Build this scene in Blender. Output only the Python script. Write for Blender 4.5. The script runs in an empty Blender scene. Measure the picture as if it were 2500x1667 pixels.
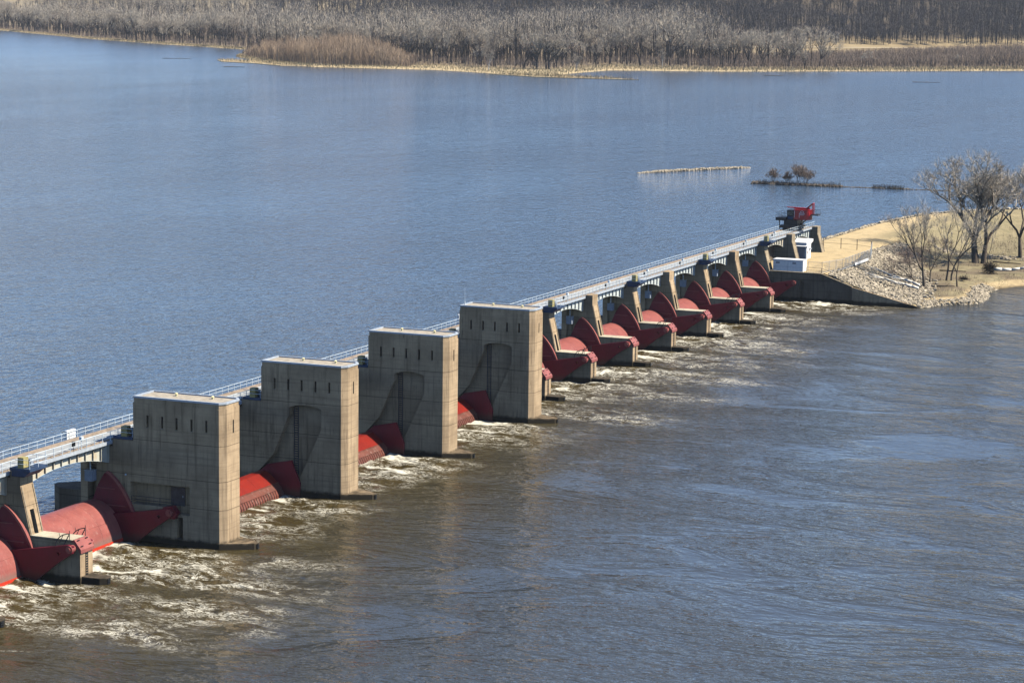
import bpy, bmesh, math, random
import numpy as np
from mathutils import Vector, Matrix
from mathutils.geometry import tessellate_polygon

# ------------------------------------------------------------------ camera, sky, sun, exposure
S = bpy.context.scene
C = S.collection
R = math.radians
CAM = (164.341, -287.168, 76.768)
YAW, PITCH, ROLL, FPX = R(-22.937), R(-8.261), R(0.718), 6033.9
fw = Vector((math.sin(YAW)*math.cos(PITCH), math.cos(YAW)*math.cos(PITCH), math.sin(PITCH)))
rt0 = Vector((math.cos(YAW), -math.sin(YAW), 0)); up0 = rt0.cross(fw)
rt = rt0*math.cos(ROLL) + up0*math.sin(ROLL); up = -rt0*math.sin(ROLL) + up0*math.cos(ROLL)
cam = bpy.data.cameras.new('camera'); camo = bpy.data.objects.new('camera', cam); C.objects.link(camo)
cam.sensor_width = 36; cam.sensor_fit = 'HORIZONTAL'; cam.lens = FPX/2500*36
cam.clip_start = 1; cam.clip_end = 20000
mw = Matrix.Identity(4)
for i in range(3):
    mw[i][0], mw[i][1], mw[i][2], mw[i][3] = rt[i], up[i], -fw[i], CAM[i]
camo.matrix_world = mw
S.camera = camo

SUN_AZ, SUN_EL = R(13.5), R(47.0)       # azimuth measured from +X towards +Y
W = bpy.data.worlds.new('World'); S.world = W; W.use_nodes = True
nt = W.node_tree; nt.nodes.clear()
sky = nt.nodes.new('ShaderNodeTexSky'); sky.sky_type = 'NISHITA'; sky.sun_disc = False
sky.sun_elevation = SUN_EL; sky.sun_rotation = math.pi/2 - SUN_AZ
sky.altitude = 200; sky.air_density = 0.55; sky.dust_density = 0.08; sky.ozone_density = 2.4
bg = nt.nodes.new('ShaderNodeBackground'); bg.inputs['Strength'].default_value = 0.13
wo = nt.nodes.new('ShaderNodeOutputWorld')
nt.links.new(sky.outputs[0], bg.inputs[0]); nt.links.new(bg.outputs[0], wo.inputs[0])
sl = bpy.data.lights.new('sun', 'SUN'); sl.energy = 5.0; sl.angle = R(0.53); sl.color = (1.0, 0.92, 0.77)
so = bpy.data.objects.new('sun', sl); C.objects.link(so)
sd = Vector((math.cos(SUN_EL)*math.cos(SUN_AZ), math.cos(SUN_EL)*math.sin(SUN_AZ), math.sin(SUN_EL)))
so.rotation_euler = sd.to_track_quat('Z', 'Y').to_euler(); so.location = (60, 60, 120)
S.view_settings.view_transform = 'Standard'; S.view_settings.look = 'None'
S.view_settings.exposure = 0.70; S.view_settings.gamma = 1.0; S.view_settings.use_curve_mapping = False
S.cycles.max_bounces = 6; S.cycles.diffuse_bounces = 0; S.cycles.glossy_bounces = 3
S.cycles.transparent_max_bounces = 8
S.cycles.use_denoising = True

rnd = random.Random(7)
POOL = 2.8           # level of the pool above the tailwater

# ------------------------------------------------------------------ material helpers
class NT:
    def __init__(s, name):
        s.m = bpy.data.materials.new(name); s.m.use_nodes = True
        s.t = s.m.node_tree; s.t.nodes.clear()
        s.out = s.n('ShaderNodeOutputMaterial'); s.p = s.n('ShaderNodeBsdfPrincipled')
        s.l(s.p.outputs[0], s.out.inputs[0]); s.geo = s.n('ShaderNodeNewGeometry')
        s.pos = s.geo.outputs['Position']
    def n(s, k, **kw):
        x = s.t.nodes.new(k)
        for a, b in kw.items(): setattr(x, a, b)
        return x
    def l(s, a, b): s.t.links.new(a, b)
    def mapv(s, scale, v=None, rot=(0, 0, 0)):
        x = s.n('ShaderNodeMapping'); x.inputs['Scale'].default_value = scale; x.inputs['Rotation'].default_value = rot
        s.l(v or s.pos, x.inputs['Vector']); return x.outputs[0]
    def noise(s, scale, detail=4, rough=0.55, v=None, dist=0.0):
        x = s.n('ShaderNodeTexNoise'); x.inputs['Scale'].default_value = scale
        x.inputs['Detail'].default_value = detail; x.inputs['Roughness'].default_value = rough
        x.inputs['Distortion'].default_value = dist
        s.l(v or s.pos, x.inputs['Vector']); return x.outputs['Fac']
    def math(s, op, a, b=None, clamp=False):
        x = s.n('ShaderNodeMath', operation=op); x.use_clamp = clamp
        for i, v in enumerate((a, b)):
            if v is None: continue
            if isinstance(v, (int, float)): x.inputs[i].default_value = v
            else: s.l(v, x.inputs[i])
        return x.outputs[0]
    def ramp(s, f, lo, hi, a=0.0, b=1.0):
        x = s.n('ShaderNodeMapRange', interpolation_type='SMOOTHSTEP')
        s.l(f, x.inputs['Value'])
        for k, v in (('From Min', lo), ('From Max', hi), ('To Min', a), ('To Max', b)): x.inputs[k].default_value = v
        return x.outputs[0]
    def mix(s, f, a, b):
        x = s.n('ShaderNodeMix', data_type='RGBA')
        if isinstance(f, (int, float)): x.inputs[0].default_value = f
        else: s.l(f, x.inputs[0])
        for i, v in ((6, a), (7, b)):
            if isinstance(v, tuple): x.inputs[i].default_value = (*v, 1)
            else: s.l(v, x.inputs[i])
        return x.outputs[2]
    def xyz(s, v=None):
        x = s.n('ShaderNodeSeparateXYZ'); s.l(v or s.pos, x.inputs[0]); return x.outputs
    def attr(s, name):
        x = s.n('ShaderNodeAttribute', attribute_name=name); return x.outputs['Fac']
    def objrand(s):
        return s.n('ShaderNodeObjectInfo').outputs['Random']
    def bump(s, h, strength, dist):
        x = s.n('ShaderNodeBump'); x.inputs['Strength'].default_value = strength; x.inputs['Distance'].default_value = dist
        s.l(h, x.inputs['Height']); return x
    def done(s, col, rough=0.7, spec=0.3, metal=0.0, normal=None):
        if isinstance(col, tuple): s.p.inputs['Base Color'].default_value = (*col, 1)
        else: s.l(col, s.p.inputs['Base Color'])
        if isinstance(rough, (int, float)): s.p.inputs['Roughness'].default_value = rough
        else: s.l(rough, s.p.inputs['Roughness'])
        s.p.inputs['Specular IOR Level'].default_value = spec; s.p.inputs['Metallic'].default_value = metal
        if normal: s.l(normal.outputs[0], s.p.inputs['Normal'])
        return s.m

M = {}
def m_concrete(name, light, dark, wet=True):
    b = NT(name)
    big = b.noise(0.22, 6, 0.6); mid = b.noise(1.3, 5, 0.65)
    streak = b.noise(1.0, 5, 0.6, b.mapv((1.5, 1.5, 0.10)))
    board = b.noise(1.0, 3, 0.6, b.mapv((0.10, 0.10, 3.2)))
    c = b.mix(b.ramp(big, 0.32, 0.68), light, dark)
    c = b.mix(b.ramp(streak, 0.47, 0.72, 0, 0.62), c, tuple(x*0.42 for x in dark))
    fine = b.noise(1.0, 4, 0.65, b.mapv((5.0, 5.0, 0.22))); mask = b.ramp(b.noise(0.35, 3, 0.6), 0.45, 0.62)
    c = b.mix(b.math('MULTIPLY', b.ramp(fine, 0.54, 0.70, 0, 0.75), mask), c, tuple(x*0.30 for x in dark))
    c = b.mix(b.math('MULTIPLY', b.ramp(fine, 0.30, 0.40, 0.55, 0), b.ramp(b.noise(0.16, 3, 0.6), 0.55, 0.66)), c, tuple(min(1, x*1.7) for x in light))
    c = b.mix(b.ramp(board, 0.48, 0.70, 0, 0.42), c, tuple(x*0.6 for x in dark))
    c = b.mix(b.ramp(mid, 0.62, 0.8, 0, 0.35), c, tuple(min(1, x*1.35) for x in light))
    z = b.xyz()[2]
    j = None
    for zj in (5.33, 9.23, 14.15):          # lift joints
        d = b.math('ABSOLUTE', b.math('SUBTRACT', z, zj))
        f = b.ramp(d, 0.03, 0.07, 1, 0)
        j = f if j is None else b.math('MAXIMUM', j, f)
    c = b.mix(b.math('MULTIPLY', j, 0.7), c, tuple(x*0.25 for x in dark))
    if wet:
        zz = b.math('ADD', z, b.math('MULTIPLY', b.noise(0.9, 5, 0.7), -0.9))
        c = b.mix(b.ramp(zz, 0.15, 0.75, 0.93, 0), c, (0.022, 0.020, 0.014))
    return b.done(c, 0.88, 0.15, normal=b.bump(mid, 0.35, 0.05))
M['conc'] = m_concrete('weathered_concrete', (0.475, 0.350, 0.220), (0.325, 0.236, 0.147))
M['conc_dark'] = m_concrete('stained_shaded_concrete', (0.20, 0.155, 0.11), (0.125, 0.097, 0.07))  # darker copy; shade on the noses and bulkhead is put into its colour
M['conc_dry'] = m_concrete('dry_concrete', (0.40, 0.325, 0.225), (0.28, 0.225, 0.155), wet=False)

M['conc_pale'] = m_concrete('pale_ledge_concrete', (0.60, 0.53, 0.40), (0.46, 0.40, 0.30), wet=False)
def m_paint(name, a, bcol, rust, chalk, rough=0.5, zline=None):
    b = NT(name)
    n1 = b.noise(0.5, 6, 0.65); n2 = b.noise(1.0, 6, 0.7, b.mapv((2.2, 2.2, 0.35)))
    n3 = b.noise(4.0, 4, 0.6)
    c = b.mix(b.ramp(n1, 0.35, 0.68), a, bcol)
    c = b.mix(b.ramp(n2, 0.54, 0.76, 0, 0.75), c, chalk)
    c = b.mix(b.ramp(b.noise(1.0, 5, 0.7, b.mapv((3.5, 3.5, 0.25))), 0.55, 0.72, 0, 0.5), c, rust)
    c = b.mix(b.ramp(b.math('MULTIPLY', n2, n3), 0.36, 0.50, 0, 0.75), c, rust)
    z = b.xyz()[2]
    if zline is not None:
        zz = b.math('ADD', z, b.math('MULTIPLY', n2, -zline[2]))
        c = b.mix(b.ramp(zz, zline[0], zline[1], 0.8, 0), c, zline[3])
    return b.done(c, rough, 0.4, normal=b.bump(n3, 0.15, 0.03))
M['red'] = m_paint('faded_red_paint', (0.31, 0.092, 0.078), (0.24, 0.068, 0.060), (0.10, 0.045, 0.036), (0.40, 0.225, 0.19),
                   zline=(0.1, 1.0, 0.9, (0.20, 0.12, 0.10)))
M['redshade'] = m_paint('shaded_red_paint', (0.155, 0.006, 0.020), (0.115, 0.005, 0.016), (0.055, 0.010, 0.014), (0.17, 0.025, 0.045),  # gate red with the shade of its unlit faces put into the colour
                       zline=(-0.3, 1.1, 1.2, (0.05, 0.03, 0.025)))
M['roller'] = m_paint('bright_red_paint', (0.235, 0.014, 0.007), (0.190, 0.012, 0.007), (0.10, 0.022, 0.013), (0.27, 0.038, 0.022), rough=0.4)
M['apron'] = m_paint('worn_apron_paint', (0.17, 0.050, 0.034), (0.12, 0.042, 0.030), (0.05, 0.030, 0.022), (0.46, 0.37, 0.31))
M['seal'] = m_paint('red_seal_paint', (0.55, 0.035, 0.012), (0.50, 0.03, 0.012), (0.3, 0.04, 0.02), (0.55, 0.10, 0.06))
M['steelpale'] = m_paint('pale_bridge_paint', (0.56, 0.60, 0.58), (0.46, 0.50, 0.49), (0.34, 0.17, 0.07), (0.62, 0.64, 0.60))
M['steelrust'] = m_paint('rust_streaked_bridge_paint', (0.52, 0.52, 0.45), (0.50, 0.40, 0.27), (0.36, 0.14, 0.05), (0.60, 0.58, 0.50))

def m_flat(name, col, var=0.25, scale=1.5, rough=0.6, spec=0.3, metal=0.0, objvar=0.0):
    b = NT(name)
    f = b.ramp(b.noise(scale, 5, 0.6), 0.3, 0.7)
    c = b.mix(f, tuple(x*(1-var) for x in col), tuple(min(1, x*(1+var)) for x in col))
    if objvar:
        c = b.mix(b.math('MULTIPLY', b.objrand(), objvar), c, tuple(x*0.5 for x in col))
    return b.done(c, rough, spec, metal)
M['darksteel'] = m_flat('dark_steel', (0.030, 0.032, 0.040))
M['black'] = m_flat('black_paint', (0.012, 0.014, 0.018), rough=0.45)
M['rustcore'] = m_flat('rusty_core_steel', (0.085, 0.045, 0.035), 0.4)
M['rack'] = m_flat('grey_rack_steel', (0.075, 0.070, 0.068), 0.3)
M['navy'] = m_flat('navy_platform_paint', (0.030, 0.055, 0.110))
M['rail'] = m_flat('pale_galvanised_rail', (0.62, 0.70, 0.76), 0.12, rough=0.45, spec=0.5)
M['deck'] = m_flat('grey_deck_concrete', (0.33, 0.345, 0.35), 0.18, 0.8, 0.85)
M['crib'] = m_flat('rusty_crane_rail', (0.33, 0.265, 0.21), 0.25, 0.9, 0.8)
M['beige'] = m_flat('beige_panel_paint', (0.36, 0.31, 0.13), 0.15)
M['white'] = m_flat('white_enamel', (0.80, 0.80, 0.80), 0.05, rough=0.4)
M['greypanel'] = m_flat('grey_louvre_paint', (0.36, 0.35, 0.37), 0.08)
M['box'] = m_flat('grey_hoist_paint', (0.26, 0.30, 0.36), 0.12)
M['coping'] = m_flat('grey_metal_coping', (0.40, 0.44, 0.49), 0.12, rough=0.4, spec=0.5)
M['roof'] = m_flat('grey_gravel_roof', (0.37, 0.325, 0.26), 0.25, 1.2, 0.95)
M['glass'] = m_flat('dark_slit_glass', (0.012, 0.014, 0.02), 0.2, rough=0.12, spec=0.6)
M['cranered'] = m_flat('glossy_crane_red', (0.34, 0.010, 0.016), 0.15, rough=0.35, spec=0.5)
M['yellow'] = m_flat('pale_yellow_vent', (0.75, 0.66, 0.36), 0.1)
M['galv'] = m_flat('galvanised_wire', (0.42, 0.44, 0.46), 0.15, rough=0.5, spec=0.5)
M['litter'] = m_flat('dry_weeds', (0.24, 0.185, 0.11), 0.5, 0.5, 0.95)
M['deadwood'] = m_flat('bleached_driftwood', (0.78, 0.72, 0.62), 0.15, 2.0, 0.85)
M['rootball'] = m_flat('dark_root_mass', (0.055, 0.042, 0.030), 0.4, 2.0, 0.95)

def m_bark(name, lo, hi, z0, z1, paleattr=False):
    b = NT(name)
    f = b.ramp(b.noise(0.6, 4, 0.6), 0.3, 0.7)
    r = b.objrand()
    c = b.mix(f, lo, hi)
    pl = b.noise(0.035, 4, 0.65)
    c = b.mix(b.ramp(pl, 0.44, 0.66, 0.0, 0.65), c, (lo[0]*0.62, lo[1]*0.54, lo[2]*0.52))
    c = b.mix(b.ramp(pl, 0.26, 0.42, 0.55, 0.0), c, (min(1, hi[0]*1.25), min(1, hi[1]*1.22), min(1, hi[2]*1.18)))
    c = b.mix(b.math('MULTIPLY', r, 0.45), c, tuple(x*0.6 for x in lo))
    return b.done(c, 0.9, 0.1)
M['bark'] = m_bark('grey_bark', (0.14, 0.112, 0.086), (0.22, 0.18, 0.14), 0, 30)
M['twig'] = m_bark('tan_grey_twigs', (0.47, 0.40, 0.315), (0.63, 0.55, 0.445), 0, 30)
M['twigred'] = m_bark('red_brown_twigs', (0.27, 0.205, 0.165), (0.37, 0.29, 0.235), 0, 30)
M['barkfar'] = m_bark('dark_grey_bark', (0.050, 0.043, 0.042), (0.085, 0.073, 0.068), 0, 30)
M['barkpale'] = m_bark('bleached_sycamore_bark', (0.55, 0.51, 0.45), (0.68, 0.64, 0.58), 0, 30)
M['barkdark'] = m_bark('dark_hill_bark', (0.048, 0.043, 0.044), (0.085, 0.075, 0.070), 0, 30)
M['twighill'] = m_bark('dark_hill_twigs', (0.060, 0.054, 0.058), (0.100, 0.090, 0.090), 0, 30)
M['willow'] = m_bark('orange_willow_stems', (0.47, 0.335, 0.225), (0.60, 0.445, 0.31), 0, 30)
M['willowdark'] = m_bark('brown_willow_stems', (0.29, 0.215, 0.16), (0.39, 0.30, 0.225), 0, 30)
M['reed'] = m_bark('dry_tan_reeds', (0.46, 0.355, 0.205), (0.60, 0.48, 0.29), 0, 30)
M['rock'] = m_flat('limestone_riprap', (0.36, 0.305, 0.225), 0.60, 1.6, 0.9, objvar=0.0)
M['rockdark'] = m_flat('wet_dark_rock', (0.12, 0.10, 0.08), 0.35, 1.1, 0.9)

# ------------------------------------------------------------------ mesh helpers
class MB:
    def __init__(s): s.v = []; s.f = []
    def add(s, vs, fs):
        o = len(s.v); s.v += [tuple(v) for v in vs]; s.f += [tuple(i+o for i in f) for f in fs]; return s
    def box(s, x0, x1, y0, y1, z0, z1):
        return s.add([(x0,y0,z0),(x1,y0,z0),(x1,y1,z0),(x0,y1,z0),(x0,y0,z1),(x1,y0,z1),(x1,y1,z1),(x0,y1,z1)],
              [(0,3,2,1),(4,5,6,7),(0,1,5,4),(1,2,6,5),(2,3,7,6),(3,0,4,7)])
    def prism(s, loops, a0, a1, axis):
        """loops: outer polygon then holes, 2D; extruded along axis from a0 to a1"""
        def P(q, a):
            return {'y': (q[0], a, q[1]), 'z': (q[0], q[1], a), 'x': (a, q[0], q[1])}[axis]
        if not isinstance(loops[0][0], (tuple, list)): loops = [loops]
        allp = [q for L in loops for q in L]; n = len(allp)
        tris = tessellate_polygon([[Vector((q[0], q[1], 0)) for q in L] for L in loops])
        vs = [P(q, a0) for q in allp] + [P(q, a1) for q in allp]; fs = []
        for t in tris:
            fs.append(tuple(t)); fs.append(tuple(i+n for i in reversed(t)))
        o = 0
        for L in loops:
            k = len(L)
            for i in range(k):
                a, b2 = o+i, o+(i+1) % k
                fs.append((a, b2, b2+n, a+n))
            o += k
        return s.add(vs, fs)
    def tube(s, p0, p1, r0, r1=None, n=6, cap=True):
        r1 = r0 if r1 is None else r1
        p0, p1 = Vector(p0), Vector(p1); d = (p1-p0)
        if d.length < 1e-6: return s
        d.normalize(); a = d.orthogonal().normalized(); b = d.cross(a)
        vs = []
        for p, r in ((p0, r0), (p1, r1)):
            for i in range(n):
                t = 2*math.pi*i/n; vs.append(p + a*(r*math.cos(t)) + b*(r*math.sin(t)))
        fs = [(i, (i+1) % n, (i+1) % n+n, i+n) for i in range(n)]
        if cap: fs += [tuple(range(n-1, -1, -1)), tuple(range(n, 2*n))]
        return s.add(vs, fs)
    def path(s, pts, r, n=6):
        for a, b in zip(pts[:-1], pts[1:]): s.tube(a, b, r, r, n)
        return s
    def mesh(s, name, mat, org=(0, 0, 0), fix=True, smooth=False):
        me = bpy.data.meshes.new(name)
        v = np.array(s.v, float) - np.array(org, float)
        me.from_pydata(v.tolist(), [], s.f)
        if fix:
            bm = bmesh.new(); bm.from_mesh(me); bmesh.ops.recalc_face_normals(bm, faces=bm.faces); bm.to_mesh(me); bm.free()
        if smooth: me.shade_smooth()
        me.materials.append(M[mat]); return me
    def build(s, name, mat, parent=None, label=None, fix=True, smooth=False):
        org = world_loc(parent)
        o = bpy.data.objects.new(name, s.mesh(name, mat, org, fix, smooth)); C.objects.link(o)
        if parent: o.parent = parent
        if label: o['label'] = label
        return o
WL = {}
def world_loc(o):
    p = Vector((0, 0, 0))
    while o is not None: p = p + o.location; o = o.parent
    return p
def tag(o, label, cat=None, group=None, kind=None):
    if label: o['label'] = label
    if cat: o['category'] = cat
    if group: o['group'] = group
    if kind: o['kind'] = kind
    return o
def thing(name, loc, label, cat, group=None):
    o = bpy.data.objects.new(name, None); C.objects.link(o); o.location = loc
    o.empty_display_size = 1
    return tag(o, label, cat, group)
def solo(mb, name, mat, org, label, cat=None, group=None, kind=None, fix=True, smooth=False):
    o = bpy.data.objects.new(name, mb.mesh(name, mat, org, fix, smooth)); C.objects.link(o); o.location = org
    return tag(o, label, cat, group, kind)
def inst(name, me, parent, loc=(0, 0, 0), rot=None):
    o = bpy.data.objects.new(name, me); C.objects.link(o); o.parent = parent; o.location = loc
    if rot: o.rotation_euler = rot
    return o
def copy_tree(o, parent=None):
    c = o.copy(); C.objects.link(c); c.parent = parent
    for ch in list(o.children): copy_tree(ch, c)
    return c
def clone(root, dloc, label):
    c = copy_tree(root); c.location = Vector(root.location) + Vector(dloc); c['label'] = label
    return c
ORD = ['first', 'second', 'third', 'fourth', 'fifth', 'sixth', 'seventh', 'eighth', 'ninth', 'tenth']

# ------------------------------------------------------------------ numpy noise
_NG = {}
def vnoise(x, y, seed):
    if seed not in _NG: _NG[seed] = np.random.RandomState(seed).rand(256, 256)
    g = _NG[seed]
    xi = np.floor(x).astype(int); yi = np.floor(y).astype(int); fx = x-xi; fy = y-yi
    fx = fx*fx*fx*(fx*(fx*6-15)+10); fy = fy*fy*fy*(fy*(fy*6-15)+10)
    a = g[xi % 256, yi % 256]; b = g[(xi+1) % 256, yi % 256]; c = g[xi % 256, (yi+1) % 256]; d = g[(xi+1) % 256, (yi+1) % 256]
    return (a*(1-fx)+b*fx)*(1-fy) + (c*(1-fx)+d*fx)*fy
def fbm(x, y, seed, octv=4, gain=0.5):
    t = 0; a = 1; s = 0
    for i in range(octv):
        t = t + a*vnoise(x*2**i+17.3*i, y*2**i-9.1*i, seed+i); s += a; a *= gain
    return t/s
def sstep(a, b, x):
    t = np.clip((x-a)/(b-a), 0, 1); return t*t*(3-2*t)

# ------------------------------------------------------------------ layout of the dam (near faces along Y)
SR, ST = 36.3, 23.49
TY = [0.0, SR, 2*SR, 3*SR]
TT = 5.32                      # thickness of the roller gate piers
PT = 2.9                       # thickness of the tainter gate piers
PLY = [-24.52-ST, -24.52]
PY = [132.13+ST*i for i in range(10)]

# ================================================================== WATER
def grid_mesh(xs, ys, zf, name, mat, attrs=None, smooth=True):
    X, Y = np.meshgrid(np.array(xs), np.array(ys), indexing='ij')
    Z, at = zf(X, Y)
    nx, ny = X.shape
    co = np.stack([X, Y, Z], -1).reshape(-1, 3)
    i = np.arange(nx*ny).reshape(nx, ny)
    q = np.stack([i[:-1, :-1], i[1:, :-1], i[1:, 1:], i[:-1, 1:]], -1).reshape(-1, 4)
    me = bpy.data.meshes.new(name)
    me.vertices.add(len(co)); me.vertices.foreach_set('co', co.ravel())
    me.loops.add(q.size); me.loops.foreach_set('vertex_index', q.ravel().astype(np.int32))
    me.polygons.add(len(q)); me.polygons.foreach_set('loop_start', np.arange(0, q.size, 4, dtype=np.int32))
    me.polygons.foreach_set('loop_total', np.full(len(q), 4, dtype=np.int32))
    if smooth: me.polygons.foreach_set('use_smooth', np.ones(len(q), bool))
    me.update(calc_edges=True); me.validate()
    for k, v in (at or {}).items():
        a = me.attributes.new(k, 'FLOAT', 'POINT'); a.data.foreach_set('value', v.ravel().astype(np.float32))
    me.materials.append(M[mat]); return me

def m_river():
    b = NT('turbid_tailwater')
    foam = b.attr('foam'); turb = b.attr('turb')
    st = b.mapv((0.55, 1.0, 1.0))
    n1 = b.noise(0.75, 5, 0.62, st, 1.6); n2 = b.noise(2.6, 4, 0.6, st, 0.8); n0 = b.noise(0.28, 3, 0.6, st, 1.2)
    def lines(n, k): return b.math('SUBTRACT', 1.0, b.math('MULTIPLY', b.math('ABSOLUTE', b.math('SUBTRACT', n, 0.5)), k), clamp=True)
    web = b.math('MAXIMUM', lines(n1, 13.0), b.math('MULTIPLY', lines(n2, 11.0), 0.72))
    core = b.math('ADD', foam, b.math('MULTIPLY', b.math('SUBTRACT', n2, 0.5), 0.5))
    core = b.math('ADD', core, b.math('MULTIPLY', web, 0.22))
    core = b.math('MULTIPLY', b.ramp(core, 0.42, 0.88), b.ramp(foam, 0.04, 0.28))
    gap = b.ramp(n0, 0.40, 0.60)
    lace = b.math('MULTIPLY', b.ramp(web, 0.40, 0.95), b.math('MULTIPLY', b.ramp(turb, 0.02, 0.75), b.math('MULTIPLY', gap, 1.0)))
    f = b.math('MAXIMUM', core, lace)
    patch = b.noise(0.035, 3, 0.6)
    wxx = b.math('ADD', b.xyz()[0], b.math('MULTIPLY', patch, 40.0))
    col = b.mix(b.ramp(wxx, 10, 75), (0.058, 0.044, 0.016), (0.050, 0.056, 0.060))
    col = b.mix(b.ramp(turb, 0.05, 0.6, 0, 0.7), col, (0.060, 0.042, 0.014))
    col = b.mix(f, col, (0.68, 0.645, 0.54))
    w1 = b.noise(0.40, 2, 0.5, st, 0.7); w2 = b.noise(1.5, 2, 0.55, st, 0.4); w3 = b.noise(0.045, 4, 0.62, b.mapv((0.55, 1, 1), rot=(0, 0, R(18))), 1.3)
    h = b.math('ADD', b.math('MULTIPLY', w1, 0.52), b.math('MULTIPLY', w2, 0.21))
    h = b.math('MULTIPLY', h, b.ramp(w3, 0.36, 0.62, 0.25, 1.35))
    h = b.math('MULTIPLY', h, b.ramp(b.xyz()[0], 5, 70, 2.0, 1.0))
    rough = b.math('ADD', b.math('MULTIPLY', f, 0.5), b.ramp(b.xyz()[0], 8, 75, 0.17, 0.06))
    b.p.inputs['IOR'].default_value = 1.33
    return b.done(col, rough, 0.5, normal=b.bump(h, 1.0, 0.80))
M['river'] = m_river()
def m_pool():
    b = NT('rippled_pool_water')
    v = b.mapv((1.0, 0.62, 1.0), rot=(0, 0, R(35)))
    w0 = b.noise(0.14, 2, 0.45, v, 0.4); w1 = b.noise(0.55, 2, 0.5, v, 0.6); w2 = b.noise(1.7, 2, 0.5, v, 0.3)
    gust = b.noise(0.010, 4, 0.6, b.mapv((1.0, 0.35, 1.0), rot=(0, 0, R(20))))
    h = b.math('ADD', b.math('MULTIPLY', w1, 0.50), b.math('MULTIPLY', w2, 0.17))
    h = b.math('ADD', h, b.math('MULTIPLY', w0, 0.45))
    h = b.math('MULTIPLY', h, b.ramp(gust, 0.3, 0.7, 0.75, 1.2))
    h = b.math('MULTIPLY', h, b.ramp(b.xyz()[1], 250, 1500, 1.0, 0.75))
    col = b.mix(b.ramp(gust, 0.35, 0.65), (0.038, 0.066, 0.106), (0.048, 0.074, 0.112))  # blue of the reflected sky put into the base colour
    b.p.inputs['IOR'].default_value = 1.38
    return b.done(col, b.ramp(b.xyz()[1], 900, 2000, 0.05, 0.16), 0.5, normal=b.bump(h, 1.0, 1.0))
M['pool'] = m_pool()

def axis_grid(parts):
    r = []
    for a, b, s in parts: r += list(np.arange(a, b-1e-6, s))
    return r
def gate_env(Y):
    """how strongly each stretch of the dam throws foam"""
    e = np.zeros_like(Y)
    for a, b, k in [(-48.0, -24.5, 1.0), (-21.6, 0.0, 1.0)] + [(t+5.3, t+SR, 0.75) for t in TY[:3]] + \
                   [(TY[3]+5.3, PY[0], 0.9)] + [(PY[i]+PT, PY[i+1], 1.0) for i in range(7)]:
        e = np.maximum(e, k*sstep(a-1.5, a+3, Y)*(1-sstep(b-3, b+1.5, Y)))
    return e
def river_z(X, Y):
    # slow warp so that streaks bend
    wx = X + 5.0*(fbm(X*0.06, Y*0.06, 11, 3)-0.5)*2; wy = Y + 4.5*(fbm(X*0.07+40, Y*0.07, 21, 3)-0.5)*2
    start = np.where((Y > 3) & (Y < 3*SR+2), -8.5, -13.5)
    reach = np.where((Y > 3) & (Y < 3*SR+2), 20.0, 46.0)
    reach = np.where(Y >= 3*SR+2, 42.0, reach)
    d = (wx-start)/reach + 0.75*(fbm(X*0.05, Y*0.10, 99, 4)-0.5)*sstep(-10, 6, X)
    side = gate_env(Y + (wy-Y)*0.5)
    spread = np.clip(d, 0, 1)
    env = (side*(1-spread) + 0.80*spread*gate_env(Y)**0.3)*np.clip(1.15-d, 0, 1)**1.2*sstep(-0.25, 0.0, d)
    env = env*np.clip(0.45+1.5*(fbm(wx*0.07, wy*0.11, 71, 4)-0.28), 0.2, 1.1)
    env *= (1-sstep(306, 318, Y))
    r1 = 1-np.abs(fbm(wx*0.16, wy*0.42, 31, 4)-0.5)*2*2.4
    r2 = 1-np.abs(fbm(wx*0.38, wy*0.85, 41, 3)-0.5)*2*2.8
    rid = np.clip(r1, 0, 1)**3*0.75 + np.clip(r2, 0, 1)**3*0.40
    boil = sstep(0.45, 0.72, fbm(wx*0.20, wy*0.34, 51, 4))
    near = np.exp(-np.clip(X-start, 0, None)/6.0)
    foam = np.clip(env*(rid*0.72 + boil*0.40) + 0.62*side*near*boil, 0, 1)
    # thin far threads
    thr = np.clip(1-np.abs(fbm(wx*0.05, wy*0.16, 61, 4)-0.5)*2*9, 0, 1)
    thread = thr*np.clip(1.3-(X+10)/55, 0, 1)*sstep(0.44, 0.58, fbm(X*0.03, Y*0.03, 65, 2))*0.50*(Y < 300)
    foam = np.clip(np.maximum(foam, thread), 0, 1)
    turb = np.clip(env*1.25, 0, 1)
    Z = turb*1.25*(fbm(wx*0.24, wy*0.34, 81, 4)-0.5) + 0.16*(fbm(X*0.10, Y*0.14, 91, 3)-0.5)
    Z += turb*0.30*(np.clip(r1, 0, 1)-0.4)
    far = sstep(115, 150, X)
    return Z*(1-far)-0.02, {'foam': foam, 'turb': turb}
xs = [-40, -24] + axis_grid([(-18, 24, 0.34), (24, 60, 0.7), (60, 125, 1.3)]) + [126, 140, 170, 220, 320, 500, 800, 1400]
ys = [-1400, -800, -500, -300, -200, -140, -110] + axis_grid([(-90, 20, 0.45), (20, 330, 0.40), (330, 372, 1.0)]) + [372, 380, 400, 440, 500, 600, 800]
rv = bpy.data.objects.new('river', grid_mesh(xs, ys, river_z, 'river', 'river')); C.objects.link(rv)
tag(rv, 'brown tailwater with white foam below the dam', kind='structure')

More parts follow.
